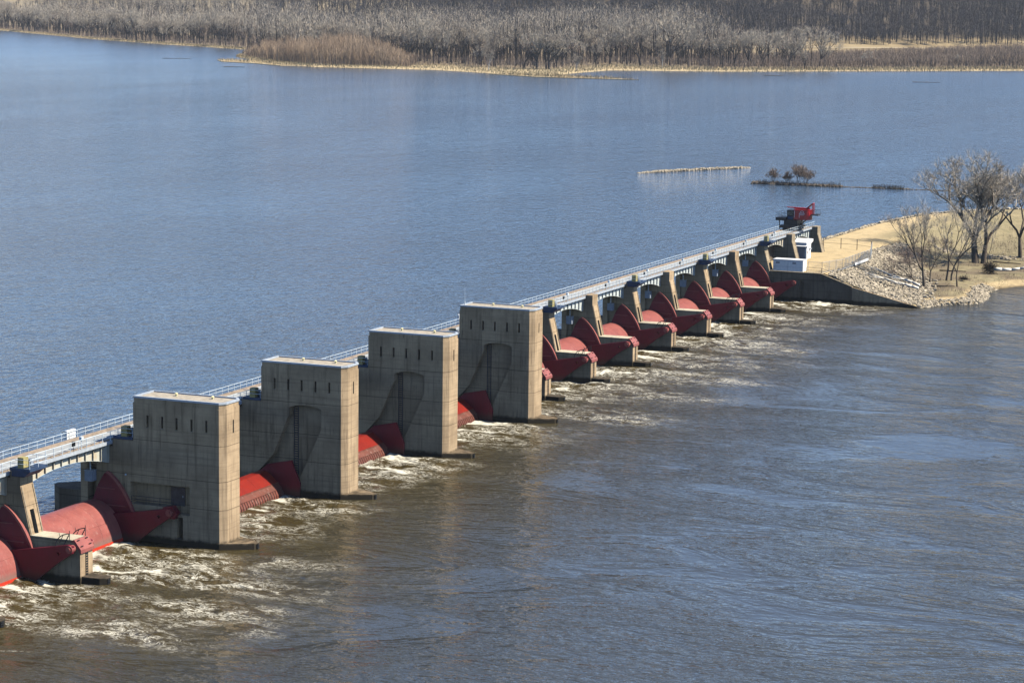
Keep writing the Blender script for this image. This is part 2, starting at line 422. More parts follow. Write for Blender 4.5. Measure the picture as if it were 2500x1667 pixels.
# the pool stops on the dam's gate line and under the dike's middle
DIKE = [(-11, 285), (-11, 320), (-13.5, 350), (-14.5, 385), (-14, 430), (-9, 465), (4, 490), (30, 510), (80, 530), (400, 640), (1400, 1000)]
poolpoly = [(-21.9, -1500), (-21.9, 300)] + [(x, y) for x, y in DIKE[2:]] + [(1400, 9000), (-9000, 9000), (-9000, -1500)]
pm = bpy.data.meshes.new('pool')
pm.from_pydata([(x, y, POOL) for x, y in poolpoly], [], [tuple(t) for t in tessellate_polygon([[Vector((x, y, 0)) for x, y in poolpoly]])])
_bm = bmesh.new(); _bm.from_mesh(pm); bmesh.ops.recalc_face_normals(_bm, faces=_bm.faces)
for f in _bm.faces:
    if f.normal.z < 0: f.normal_flip()
_bm.to_mesh(pm); _bm.free(); pm.materials.append(M['pool'])
po = bpy.data.objects.new('pool_water', pm); C.objects.link(po); tag(po, 'wide rippled blue pool above the dam', kind='structure')
# river bed under everything, out to the horizon
solo(MB().box(-9000, 3000, -3000, 12000, -8, -6), 'river_bed', 'rockdark', (0, 0, 0), 'dark river bed under the water', kind='structure')

# ================================================================== PIERS
def ladder_mb(x, y0, y1, z0, z1, dz=0.33, r=0.035):
    m = MB()
    m.box(x, x+0.06, y0-0.04, y0+0.04, z0, z1); m.box(x, x+0.06, y1-0.04, y1+0.04, z0, z1)
    z = z0+dz*0.5
    while z < z1:
        m.box(x+0.005, x+0.08, y0+0.03, y1-0.03, z-0.07, z+0.07); z += dz
    return m

def arc_bracket(y):
    m = MB(); c = (-7.35, 4.75)
    pts = [(c[0]+2.35*math.cos(R(a)), y, c[1]+1.75*math.sin(R(a))) for a in range(184, 88, -8)]
    m.path(pts, 0.07)
    m.tube(pts[-1], (-8.6, y, 4.7), 0.07); m.tube(pts[-4], (-9.1, y, 5.2), 0.05)
    m.tube((-7.6, y, 5.5), (-7.6, y, 6.9), 0.045); m.tube(pts[-6], (pts[-6][0]-0.12, y, pts[-6][2]+0.5), 0.035)
    return m

def build_tainter_pier(Y, label, bracket, low=True):
    t = thing('tainter_gate_pier', (-14, Y, 0), label, 'pier', 'tainter gate piers of the dam')
    out = [(-22, -3), (-22, 12.85), (-16.75, 12.85), (-16.75, 13.9), (-15.27, 13.9), (-15.27, 11.96), (-13.76, 5.5), (-7.15, 5.5), (-6.33, 4.4), (-6.33, -3)]
    sl = lambda z: -15.27 + (11.96-z)/(11.96-5.5)*1.51
    notch = out[:6] + [(sl(8.7), 8.7), (sl(8.7)-0.8, 8.35), (sl(5.5)-0.85, 5.5)] + out[7:]
    s = MB()
    slot = out[:0] + [(-19.4, -3), (-19.4, 12.85)] + out[2:]
    s.prism([(-22, -3), (-22, 12.85), (-20.9, 12.85), (-20.9, -3)], Y, Y+0.5, 'y')
    s.prism(slot, Y, Y+0.5, 'y')
    s.prism(out, Y+0.5, Y+0.95, 'y'); s.prism(notch, Y+0.95, Y+1.85, 'y'); s.prism(out, Y+1.85, Y+PT, 'y')
    s.build('shaft', 'conc', t)
    if low:
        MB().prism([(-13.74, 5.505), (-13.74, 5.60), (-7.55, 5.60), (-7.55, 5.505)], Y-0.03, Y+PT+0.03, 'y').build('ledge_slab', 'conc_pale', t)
    # raised kerbs on the battered front
    for y0, y1 in ((0.10, 0.32), (PT-0.32, PT-0.10)):
        k = MB(); k.prism([(sl(11.8), 11.8), (sl(11.8)+0.09, 11.8), (sl(5.6)+0.09, 5.6), (sl(5.6), 5.6)], Y+y0, Y+y1, 'y')
        k.build('edge_kerb', 'conc_dry', t)
    nose = MB(); nose.prism([(-22.02, Y+0.05), (-25.6, Y+0.05), (-27.6, Y+PT/2-0.3), (-27.6, Y+PT/2+0.3), (-25.6, Y+PT-0.05), (-22.02, Y+PT-0.05)], -3, 6.2, 'z')
    nose.build('upstream_nose', 'conc_dark', t)
    if low:
        pl = MB(); pl.prism([(-6.32, Y+0.35), (-3.7, Y+0.35), (-3.0, Y+0.9), (-2.9, Y+1.6), (-3.4, Y+2.55), (-6.32, Y+2.75)], -3, 0.85, 'z')
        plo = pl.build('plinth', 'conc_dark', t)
        ladder_mb(-2.93, Y+1.0, Y+1.45, 0.0, 0.8, 0.25).build('rung_ladder', 'black', plo)
        g = MB(); g.prism([(-7.5, 5.56), (-7.1, 5.66), (-6.12, 4.42), (-6.12, 3.95), (-6.32, 3.95), (-6.45, 4.3), (-7.2, 5.3), (-7.5, 5.3)], Y-0.12, Y+PT+0.12, 'y')
        go = g.build('trunnion_girder', 'red', t)
        for yy in (0.25, PT-0.75):
            for q in (0.16, 0.74):
                x, z = -7.08+0.94*q, 5.66-1.22*q
                bo = MB()
                for k in range(3):
                    bo.tube((x, Y+yy+0.18*k, z), (x+0.14, Y+yy+0.18*k, z+0.11), 0.07, 0.07, 6)
                bo.build('anchor_bolts', 'black', go)
        ladder_mb(-6.335, Y+1.25, Y+1.75, 0.86, 4.3).build('ladder', 'black', t)
        if bracket:
            for y in (-0.45, PT+0.35): arc_bracket(Y+y).build('curved_bracket', 'darksteel', t)
    return t

def notched_end(Y, m, z0, z1, inset=0.0):
    i = inset
    m.prism([(-1.2, Y+i), (0, Y+i), (0.72-i, Y+0.963), (0.72-i, Y+4.36), (0, Y+TT-i), (-1.2, Y+TT-i)], z0, z1, 'z')

def build_tower(Y, label, tainter_side, hint):
    t = thing('roller_gate_pier', (-8, Y, 0), label, 'pier', 'tall roller gate piers')
    slits = [-11.19, -8.87, -6.61, -4.28, -1.97]
    base = [(-22, -3), (-22, 12.85), (-16.75, 12.85), (-16.75, 13.9), (-13.45, 13.9), (-13.45, 19.25), (-1.2, 19.25), (-1.2, -3)]
    holes = [[(x-0.17, 15.95), (x+0.17, 15.95), (x+0.17, 17.6), (x-0.17, 17.6)] for x in slits]
    body = MB()
    if tainter_side:
        DEP = 1.6
        rect = [(-14, 5.05), (-14, 8.2), (-4.6, 8.2), (-4.6, 4.2), (-7.0, 4.2), (-7.0, 5.05)]
        body.prism([base]+holes+[rect, [(-6.65, -2.5), (-5.7, -2.5), (-5.7, 3.85), (-6.65, 3.85)], [(-20.9, 3.5), (-19.4, 3.5), (-19.4, 10.2), (-20.9, 10.2)]], Y, Y+DEP, 'y')
    else:
        DEP = 1.15
        near = base + [(-8.2, -3), (-6.74, 3.04), (-3.3, 10.35), (-3.3, 13.35), (-4.0, 13.6), (-5.0, 13.8), (-6.2, 13.86), (-7.4, 13.74), (-8.3, 13.5), (-8.75, 13.3), (-8.75, 12.2), (-11.4, 6.0), (-14.2, 2.9), (-16.5, -3)]
        body.prism([near]+holes, Y, Y+DEP, 'y')
    body.prism(base, Y+DEP, Y+TT, 'y')
    notched_end(Y, body, -3, 15.7); notched_end(Y, body, 17.55, 19.25)
    body.prism([(-1.2, Y), (0, Y), (0.72, Y+0.963), (0.72, Y+2.52), (0.0, Y+2.52), (0.0, Y+2.84), (0.72, Y+2.84), (0.72, Y+4.36), (0, Y+TT), (-1.2, Y+TT)], 15.7, 17.55, 'z')
    body.build('pier_body', 'conc', t)
    cap = MB(); i = 0.10
    cap.prism([(-13.35, Y+i), (-0.05, Y+i), (0.62, Y+1.0), (0.62, Y+4.32), (-0.05, Y+TT-i), (-13.35, Y+TT-i)], 19.25, 19.9, 'z')
    capo = cap.build('tower_cap', 'conc', t)
    cp = MB()
    o = [(-13.45, Y), (0.0, Y), (0.74, Y+0.96), (0.74, Y+4.36), (0.0, Y+TT), (-13.45, Y+TT)]
    h = [(-13.1, Y+0.35), (-0.15, Y+0.35), (0.36, Y+1.05), (0.36, Y+4.25), (-0.15, Y+TT-0.35), (-13.1, Y+TT-0.35)]
    cp.prism([o, h], 19.9, 20.16, 'z'); cp.build('coping', 'coping', t)
    rf = MB(); rf.prism([(-13.2, Y+0.25), (-0.1, Y+0.25), (0.45, Y+1.0), (0.45, Y+4.3), (-0.1, Y+TT-0.25), (-13.2, Y+TT-0.25)], 19.9, 19.97, 'z')
    ro = rf.build('roof', 'roof', t)
    for xv in (-8.6+hint, -2.9+hint*0.5):
        v = MB(); v.tube((xv, Y+3.4, 19.97), (xv, Y+3.4, 20.3), 0.16, 0.16, 10); v.tube((xv, Y+3.4, 20.3), (xv, Y+3.4, 20.42), 0.26, 0.12, 10)
        v.build('roof_vent', 'yellow', ro)
    for x in slits:
        w = MB(); w.box(x-0.165, x+0.165, Y+0.45, Y+0.5, 15.96, 17.59); wo_ = w.build('slit_window', 'glass', t)
        f = MB(); f.box(x-0.165, x+0.165, Y+0.38, Y+0.43, 16.72, 16.80); f.box(x-0.02, x+0.02, Y+0.385, Y+0.425, 15.97, 17.58); f.build('window_bar', 'darksteel', wo_)
        MB().box(x-0.24, x+0.24, Y-0.07, Y+0.20, 15.86, 15.945).build('window_sill', 'conc_dry', wo_)
    w = MB(); w.box(0.20, 0.24, Y+2.525, Y+2.835, 15.71, 17.54); w.build('slit_window', 'glass', t)
    pl = MB(); pl.prism([(-13, Y-0.10), (0.0, Y-0.10), (4.2, Y+2.1), (4.55, Y+2.66), (4.2, Y+3.25), (0, Y+TT+0.1), (-13, Y+TT+0.1)], -3, 0.83, 'z')
    plo = pl.build('plinth', 'conc', t)
    ladder_mb(4.50, Y+2.45, Y+2.85, 0.0, 0.75, 0.25).build('rung_ladder', 'black', plo)
    nose = MB(); nose.prism([(-22.02, Y+0.05), (-25.6, Y+0.05), (-27.8, Y+2.2), (-27.8, Y+3.1), (-25.6, Y+TT-0.05), (-22.02, Y+TT-0.05)], -3, 6.2, 'z')
    nose.build('upstream_nose', 'conc_dark', t)
    if tainter_side:
        wk = MB(); wk.box(-14, -7.05, Y+0.05, Y+1.6, 4.9, 5.1); wk.build('walkway_slab', 'conc_dry', t)
        dr = MB(); dr.box(-8.4, -6.2, Y+1.45, Y+1.58, 5.12, 7.7); dro = dr.build('steel_door', 'rack', t)
        MB().tube((-6.5, Y+1.40, 6.3), (-6.5, Y+1.40, 6.6), 0.04).build('handle', 'rail', dro)
        rl = MB()
        for z in (5.75, 6.2): rl.tube((-13.9, Y+0.15, z), (-7.2, Y+0.15, z), 0.035)
        for x in (-13.9, -11.6, -9.4, -7.2): rl.tube((x, Y+0.15, 5.1), (x, Y+0.15, 6.2), 0.035)
        rl.build('handrail', 'darksteel', t)
        lamp = MB(); lamp.box(-14.75, -14.55, Y-0.2, Y-0.01, 9.0, 9.2); lamp.build('wall_lamp', 'rail', t)
        g = MB(); g.prism([(-8.4, 5.2), (-7.0, 5.45), (-6.2, 4.45), (-6.6, 3.7), (-7.6, 3.7), (-8.4, 4.3)], Y-0.75, Y+0.3, 'y'); g.build('trunnion_girder', 'redshade', t)
    else:
        rk = MB()
        rk.box(-8.45, -8.35, Y+1.03, Y+1.135, 3.0, 13.25); rk.box(-7.75, -7.65, Y+1.03, Y+1.135, 3.0, 13.4)
        z = 3.2
        while z < 13.3:
            rk.box(-8.34, -7.76, Y+1.05, Y+1.12, z, z+0.16); z += 0.36
        rk.build('rack_track', 'rack', t)
    return t

tw = []
tl = ['nearest tall concrete gate tower with five slits and a square wall recess',
      'tall concrete gate tower with arched recess, second from the left',
      'tall concrete gate tower with arched recess, third from the left',
      'rightmost tall concrete gate tower, with a thin antenna on its roof']
for k in range(4): tw.append(build_tower(TY[k], tl[k], k == 0, [0, 0.5, -0.4, 0.2][k]))
an = solo(MB().tube((-13.0, 110.2, 20.16), (-13.0, 110.2, 23.1), 0.035, 0.02).tube((-13.0, 110.2, 20.16), (-13.0, 110.2, 20.7), 0.12, 0.1),
     'antenna_mast', 'rail', (-13.0, 110.2, 20.16), 'thin white antenna mast on the roof of the rightmost tower', 'antenna')

build_tainter_pier(PLY[1], 'nearest concrete tainter gate pier, left of the nearest tower', True)
build_tainter_pier(PLY[0], 'concrete gate pier cut off by the left edge of the photo', False)
for i in range(7):
    lab = 'concrete tainter gate pier, %s to the right of the rightmost tower' % ORD[i]
    build_tainter_pier(PY[i], lab, i in (1, 3, 5), low=(i < 7))
def land_pier(Y, label):
    t = thing('bridge_pier', (-17, Y, 7), label, 'pier', 'bridge piers standing on the dike')
    s = MB(); s.prism([(-22, -3), (-22, 12.85), (-16.75, 12.85), (-16.75, 13.9), (-15.27, 13.9), (-15.27, 11.96), (-13.9, 7.0), (-13.9, -3)], Y, Y+PT, 'y')
    s.build('shaft', 'conc_dry', t)
    for y0, y1 in ((0.10, 0.32), (PT-0.32, PT-0.10)):
        k = MB(); k.prism([(-15.25, 11.8), (-15.14, 11.8), (-13.86, 7.1), (-13.97, 7.1)], Y+y0, Y+y1, 'y'); k.build('edge_kerb', 'conc_dry', t)
    return t
land_pier(PY[7], 'concrete pier rising from the abutment wall where the gates end')
land_pier(PY[8], 'pale bridge pier on land beside the white kiosk')
land_pier(PY[9], 'last pale bridge pier on land, under the red crane')

# ================================================================== GATES
def gate_profile(n=14):
    pr = []
    for i in range(n+1):
        a = math.pi/2*i/n; pr.append((-19.6+5.0*math.sin(a), -1.2+6.5*math.cos(a)))
    return pr
def build_tainter_gate(Yb, L, label):
    """gate whose far end lies on the pier face Yb; L = clear width"""
    t = thing('tainter_gate', (-18, Yb-L/2, 0), label, 'gate', 'red tainter gates')
    pr = gate_profile()
    y0, y1 = Yb-L+0.35, Yb-0.35
    core = MB(); inner = [(-19.6+(x+19.6)*0.985, -1.2+(z+1.2)*0.985) for x, z in pr]
    core.prism(inner + [(-14.7, -3), (-22.2, -3), (-21.8, 2.5), (-20.9, 4.75)], y0+0.02, y1-0.02, 'y'); core.build('gate_core', 'darksteel', t)
    ns = 4
    for k in range(ns):
        a = y0+(y1-y0)*k/ns+0.012; b = y0+(y1-y0)*(k+1)/ns-0.012
        for lo, hi in ((0, 8), (8, 14)):
            p = MB(); seg = pr[lo:hi+1]; ins = [(-19.6+(x+19.6)*0.987, -1.2+(z+1.2)*0.987) for x, z in seg]
            if hi == 14: seg = seg + [(-14.57, -2.8)]; ins = ins + [(-14.63, -2.8)]
            else: seg = [(-20.9, 4.95)] + seg; ins = [(-20.9, 4.85)] + ins
            if lo == 8: seg[0] = (seg[0][0]+0.005, seg[0][1]-0.02)
            p.prism(seg + ins[::-1], a, b, 'y'); p.build('skin_plate', 'red', t)
    se = MB(); se.prism([(-14.80, 0.35), (-14.66, 0.37), (-14.5, -1.2), (-14.48, -2.8), (-14.55, -2.8), (-14.58, -1.2)], y0, y1, 'y'); se.build('bottom_seal', 'seal', t)
    ARC = [(-17.60, 9.21), (-17.05, 8.90), (-16.52, 8.47), (-15.98, 7.95), (-15.49, 7.37), (-15.05, 6.82), (-14.66, 6.21), (-14.33, 5.68), (-14.04, 5.11), (-13.72, 4.5), (-13.43, 3.84)]
    for yy, sgn in ((Yb-0.30, -1), (Yb-L+0.30, 1)):
        sh = MB(); sh.prism(ARC + [(-12.9, 2.5), (-13.0, -2.6), (-20.8, -2.6), (-20.4, 3.0), (-19.9, 5.2), (-19.0, 7.4), (-18.0, 9.0)], yy, yy+0.08, 'y')
        sho = sh.build('end_shield', 'redshade', t)
        fl = MB()
        fo = [(x+0.24, z+0.19) for x, z in ARC]
        fl.prism(fo + ARC[::-1], yy-0.28, yy+0.22, 'y'); fl.build('shield_flange', 'red', sho)
        rb = MB()
        for q in (3, 6, 8):
            x, z = ARC[q]; rb.box(-20.0+q*0.3, x-0.1, yy-0.05, yy+0.13, z-0.9, z-0.82)
        rb.build('shield_rib', 'redshade', sho)
        for q, zz in ((0, 6.9), (1, 4.6)):
            MB().prism([(-19.3-0.6*q, zz), (-16.2+1.7*q, zz), (-16.2+1.7*q, zz+0.10), (-19.3-0.6*q, zz+0.10)], yy-0.09, yy+0.17, 'y').build('shield_seam', 'red', sho)
    for yy in (Yb-0.95, Yb-L+0.40):
        ar = MB()
        outl = [(-6.85, 4.95), (-7.6, 5.12), (-9.0, 4.85), (-13.45, 4.05), (-16.6, 3.6), (-17.2, -2.2), (-14.2, -1.2), (-12.35, 0.02), (-9.5, 2.35), (-6.95, 4.05)]
        hole = [(-9.3, 4.02), (-8.65, 4.1), (-8.95, 3.55)]
        ar.prism([outl, hole], yy, yy+0.5, 'y'); aro = ar.build('gate_arm', 'redshade', t)
        hb = MB(); hb.tube((-7.3, yy-0.15, 4.55), (-7.3, yy+0.75, 4.55), 0.50, 0.50, 18); hb.tube((-7.3, yy-0.3, 4.55), (-7.3, yy-0.14, 4.55), 0.26, 0.26, 12)
        hb.build('trunnion_hub', 'red', aro)
    return t
g0 = build_tainter_gate(0.0, 21.6, 'red tainter gate nearest the viewer, against the nearest tower')
clone(g0, (0, PLY[1], 0), 'red tainter gate at the left edge, left of the nearest low pier')
build_tainter_gate(PY[0], PY[0]-TY[3]-TT, 'red tainter gate mostly hidden behind the rightmost tower')
for i in range(1, 8):
    clone(g0, (0, PY[i], 0), 'red tainter gate with curved end shield, %s to the right of the towers' % ORD[i-1] if i < 7 else
          'farthest red tainter gate, its arm against the abutment wall')

def build_roller(Ya, Yb, label):
    t = thing('roller_gate', (-12, (Ya+Yb)/2, 0), label, 'gate', 'bright red roller gates')
    ya, yb = Ya-0.9, Yb-0.45
    pts = [(-12.25, 3.35), (-11.3, 2.62), (-10.35, 1.75), (-9.65, 0.98), (-9.32, 0.35), (-9.2, -2.2), (-15.6, -2.2), (-15.6, 1.2), (-14.6, 2.8), (-13.4, 3.4)]
    n = 5
    core = MB(); core.prism([(-12.25, 3.30), (-10.4, 1.70), (-9.7, 0.95), (-9.36, 0.3), (-9.25, -2.2), (-15.55, -2.2), (-15.55, 1.2), (-14.6, 2.74), (-13.4, 3.34)], ya+0.02, yb-0.02, 'y')
    core.build('drum_core', 'rustcore', t)
    for k in range(n):
        a = ya+(yb-ya)*k/n+0.012; b = ya+(yb-ya)*(k+1)/n-0.012
        p = MB(); p.prism([(-14.6, 2.80), (-13.4, 3.42), (-12.25, 3.38), (-11.3, 2.66), (-10.35, 1.80), (-10.40, 1.74), (-11.32, 2.58), (-12.25, 3.31), (-13.4, 3.35), (-14.6, 2.75)], a, b, 'y'); p.build('drum_plate', 'roller', t)
        p = MB(); p.prism([(-10.33, 1.77), (-9.63, 1.02), (-9.67, 0.96), (-10.38, 1.71)], a, b, 'y'); p.build('apron_plate', 'apron', t)
    lip = MB(); lip.prism([(-10.40, 1.86), (-10.28, 1.84), (-10.27, 1.74), (-10.36, 1.76)], ya, yb, 'y'); lip.build('apron_lip', 'apron', t)
    tm = MB(); tm.prism([(-9.67, 0.95), (-9.60, 0.95), (-9.27, 0.30), (-9.14, -1.0), (-9.30, -1.0), (-9.36, 0.3)], 0, 0.50, 'y')
    me = tm.mesh('sill_timber', 'apron')
    y = ya+0.3
    while y < yb-0.5:
        inst('sill_timber', me, t, Vector((0, y, 0))-world_loc(t)); y += 0.72
    for yy in (Yb-0.42, Ya+0.12):
        sh = MB(); sh.prism([(-12.3, 4.3), (-8.05, 5.2), (-6.65, 2.0), (-6.75, -1.5), (-13.5, -1.5), (-14.0, 3.0)], yy, yy+0.30, 'y')
        sho = sh.build('end_shield', 'redshade', t)
        rb = MB(); rb.prism([(-12.3, 4.3), (-8.05, 5.2), (-8.10, 5.36), (-12.35, 4.44)], yy-0.08, yy+0.38, 'y'); rb.build('shield_rim', 'redshade', sho)
    return t
for k in range(3):
    build_roller(TY[k]+TT, TY[k+1], 'bright red roller gate between the %s and %s towers' % (ORD[k], ORD[k+1]))

# ================================================================== SERVICE BRIDGE
post_me = MB().box(-0.036, 0.036, -0.036, 0.036, -0.12, 1.36).mesh('post', 'rail')
postu_me = MB().box(-0.032, 0.032, -0.032, 0.032, 0, 1.16).mesh('post', 'rail')
def build_span(Ya, Yb, a, b, label, rusty=False):
    """a..b deck ends; Ya..Yb faces of the piers the girders stop at"""
    t = thing('bridge_span', (-19.5, (a+b)/2, 13.3), label, 'bridge', 'spans of the service bridge')
    ym = (Ya+Yb)/2; hl = (Yb-Ya)/2-0.08
    MB().box(-22.3, -16.9, a+0.01, b-0.01, 13.30, 13.60).build('deck_slab', 'deck', t)
    MB().box(-16.89, -16.80, a+0.01, b-0.01, 13.22, 13.66).build('deck_fascia', 'coping', t)
    for x in (-22.0, -21.35, -17.45):
        r_ = MB(); r_.box(x-0.15, x+0.15, a+0.01, b-0.01, 13.604, 13.66); r_.box(x-0.05, x+0.05, a+0.012, b-0.012, 13.66, 13.80)
        r_.build('crane_rail', 'crib', t)
    n = 24
    arch = lambda y: 12.06-1.5*((y-ym)/hl)**2
    for x in (-17.5, -21.7):
        P_ = [(ym-hl, 13.25), (ym+hl, 13.25)] + [(ym+hl-2*hl*i/n, arch(ym+hl-2*hl*i/n)) for i in range(n+1)]
        g = MB(); g.prism(P_, x-0.03, x, 'x'); go = g.build('arched_girder', 'steelrust' if rusty else 'steelpale', t)
        fl = MB()
        for i in range(n):
            ya_, yb_ = ym-hl+2*hl*i/n, ym-hl+2*hl*(i+1)/n
            fl.prism([(ya_, arch(ya_)), (yb_, arch(yb_)), (yb_, arch(yb_)-0.05), (ya_, arch(ya_)-0.05)], x-0.17, x+0.14, 'x')
        fl.build('girder_flange', 'steelpale', go)
        if x > -20:
            ns = max(8, int(round(2*hl/2.0)))
            for i in range(ns+1):
                y = ym-hl+0.12+(2*hl-0.24)*i/ns
                sg = MB(); sg.prism([(x+0.001, arch(y)+0.01), (x+0.26, arch(y)+0.01), (x+0.28, 12.85), (x+0.56, 13.20), (x+0.001, 13.24)], y-0.05, y+0.05, 'y')
                sg.build('stiffener', 'steelrust' if rusty else 'darksteel' if False else 'steelpale', go)
    fb = MB()
    for i in range(5):
        y = ym-hl*0.9+hl*1.8*i/4; fb.box(-21.66, -17.54, y-0.06, y+0.06, 12.55, 13.2)
    fb.build('floor_beams', 'darksteel', t)
    for x, z0, hgt, nm, pm_ in ((-16.94, 13.60, 1.36, 'downstream_railing', post_me), (-22.26, 13.60, 1.16, 'upstream_railing', postu_me)):
        r_ = MB()
        for z in (hgt, hgt*0.55): r_.tube((x, a, z0+z), (x, b, z0+z), 0.036 if z == hgt else 0.028, None, 5)
        ro = r_.build('railing', 'rail', t)
        np_ = int(round((b-a)/1.96)); off = world_loc(ro)
        for i in range(np_):
            inst('post', pm_, ro, Vector((x, a+(b-a)*(i+0.5)/np_, z0))-off)
    return t
cen = [PLY[0]+PT/2, PLY[1]+PT/2] + [y+TT/2 for y in TY] + [y+PT/2 for y in PY]
facea = [PLY[0]+PT, PLY[1]+PT] + [y+TT for y in TY] + [y+PT for y in PY]
faceb = [PLY[0], PLY[1]] + TY + PY
build_span(PLY[0]-21, PLY[0], PLY[0]-21, cen[0], 'bridge span out of sight past the left edge')
spl = ['bridge span cut by the left edge of the photo', 'rust streaked bridge span left of the nearest tower',
       'bridge span behind the gap of the first and second towers', 'bridge span behind the gap of the second and third towers',
       'bridge span behind the gap of the third and fourth towers', 'arched bridge span starting at the rightmost tower'] + \
      ['arched bridge span, %s one right of the rightmost tower' % ORD[i] for i in range(1, 8)] + \
      ['arched bridge span above the white shed', 'last arched bridge span, under the red crane']
for i in range(len(cen)-1):
    build_span(facea[i], faceb[i+1], cen[i], cen[i+1] if i < len(cen)-2 else PY[9]+PT, spl[i], rusty=(i in (0, 1, 13)))
bpy.data.objects.remove([o for o in C.objects if o.get('label') == 'bridge span out of sight past the left edge'][0]) if False else None

# ---- platforms on the piers
def build_platform(Y, z, x, label, wide):
    t = thing('equipment_platform', (x, Y, z), label, 'platform', 'equipment platforms along the bridge')
    b = MB(); b.box(x-1.6, x+1.5, Y, Y+wide, z, z+0.35); b.prism([(x-1.5, z), (x+1.4, z), (x+0.4, z-0.8), (x-1.5, z-0.8)], Y+0.3, Y+wide-0.3, 'y'); b.build('platform_floor', 'navy', t)
    c = MB(); c.box(x-0.45, x+0.45, Y+0.15, Y+1.25, z+0.36, z+1.75); co = c.build('control_cabinet', 'beige', t)
    MB().box(x-0.47, x+0.47, Y+0.13, Y+0.149, z+1.05, z+1.10).build('cabinet_seam', 'darksteel', co)
    d = MB(); d.box(x-0.2, x+0.5, Y+1.7, Y+2.3, z+0.36, z+1.0); d.box(x-0.05, x+0.35, Y+1.8, Y+2.2, z+1.0, z+1.3); d.build('hoist_motor', 'box', t)
    r_ = MB()
    for zz in (0.95, 1.5): r_.tube((x+1.45, Y+0.05, z+zz), (x+1.45, Y+wide-0.05, z+zz), 0.035, None, 5); r_.tube((x-1.5, Y+wide-0.05, z+zz), (x+1.45, Y+wide-0.05, z+zz), 0.035, None, 5); r_.tube((x-1.5, Y+0.05, z+zz), (x+1.45, Y+0.05, z+zz), 0.035, None, 5)
    for yy in (0.05, wide/2, wide-0.05): r_.tube((x+1.45, Y+yy, z+0.3), (x+1.45, Y+yy, z+1.5), 0.04, None, 5)
    r_.build('guard_rail', 'rail', t)
build_platform(PLY[1]-0.5, 13.95, -14.9, 'navy platform with beige cabinet on the nearest low pier', 4.0)
for k in range(4): build_platform(TY[k]+0.15, 13.95, -15.15, 'navy platform with beige cabinet beside the %s tall tower' % ORD[k], 4.8)
for i in (1, 3, 5, 7): build_platform(PY[i]-0.5, 13.95, -14.9, 'navy platform with beige cabinet on the %s pier right of the towers' % ORD[i], 4.0)

# ---- hoist boxes hanging under the deck
def build_hoist(Y, label):
    t = thing('hoist_box', (-19.8, Y-0.9, 7.9), label, 'hoist', 'hoist boxes under the bridge')
    MB().box(-20.4, -19.2, Y-1.5, Y-0.4, 7.95, 9.4).build('housing', 'box', t)
    MB().box(-20.45, -19.15, Y-1.55, Y-0.35, 9.4, 9.5).build('lid', 'coping', t)
    MB().tube((-19.8, Y-0.95, 9.5), (-19.8, Y-0.95, 13.3), 0.09, None, 8).build('hanger_rod', 'rail', t)
build_hoist(0, 'grey hoist box hanging left of the nearest tower')
for i in range(1, 8): build_hoist(PY[i], 'grey hoist box hanging beside the %s pier right of the towers' % ORD[i])

# ---- lamps and switch boxes on the deck railing
def build_lamp(Y, label):
    t = thing('deck_lamp', (-17.0, Y, 13.6), label, 'lamp', 'lamps along the bridge railing')
    MB().tube((-17.15, Y, 13.6), (-17.15, Y, 15.0), 0.05, None, 6).build('pole', 'rail', t)
    MB().box(-17.35, -16.95, Y-0.25, Y+0.25, 14.85, 15.35).build('lamp_head', 'rail', t)
    MB().tube((-17.15, Y-1.9, 13.6), (-17.15, Y-1.9, 14.6), 0.04, None, 6).build('box_post', 'darksteel', t)
    MB().box(-17.32, -16.98, Y-2.12, Y-1.72, 14.3, 15.0).build('switch_box', 'black', t)
build_lamp(-7.2, 'small lamp and black switch box left of the nearest tower')
for i in range(1, 9): build_lamp(PY[i]-9.2, 'small lamp and black switch box before the %s pier right of the towers' % ORD[i])
cab = thing('white_cabinet', (-22.6, -1.6, 13.6), 'white cabinet on the far railing left of the nearest tower', 'cabinet')
MB().box(-22.75, -22.35, -2.75, -0.6, 13.75, 14.95).build('cabinet_body', 'white', cab)
MB().box(-22.77, -22.33, -1.72, -1.66, 13.74, 14.96).build('door_seam', 'coping', cab)
cab2 = thing('white_cabinet', (-22.4, 131, 13.6), 'white twin cabinet with goose-neck lamp right of the rightmost tower', 'cabinet')
MB().box(-22.7, -22.3, 128.5, 130.3, 13.65, 15.5).build('cabinet_body', 'white', cab2)
MB().box(-22.7, -22.3, 131.0, 132.4, 13.65, 15.1).build('cabinet_body', 'white', cab2)
MB().path([(-22.5, 133.4, 13.6), (-22.5, 133.4, 16.2), (-22.3, 134.0, 16.5), (-22.1, 135.0, 16.4)], 0.06).build('lamp_neck', 'white', cab2)

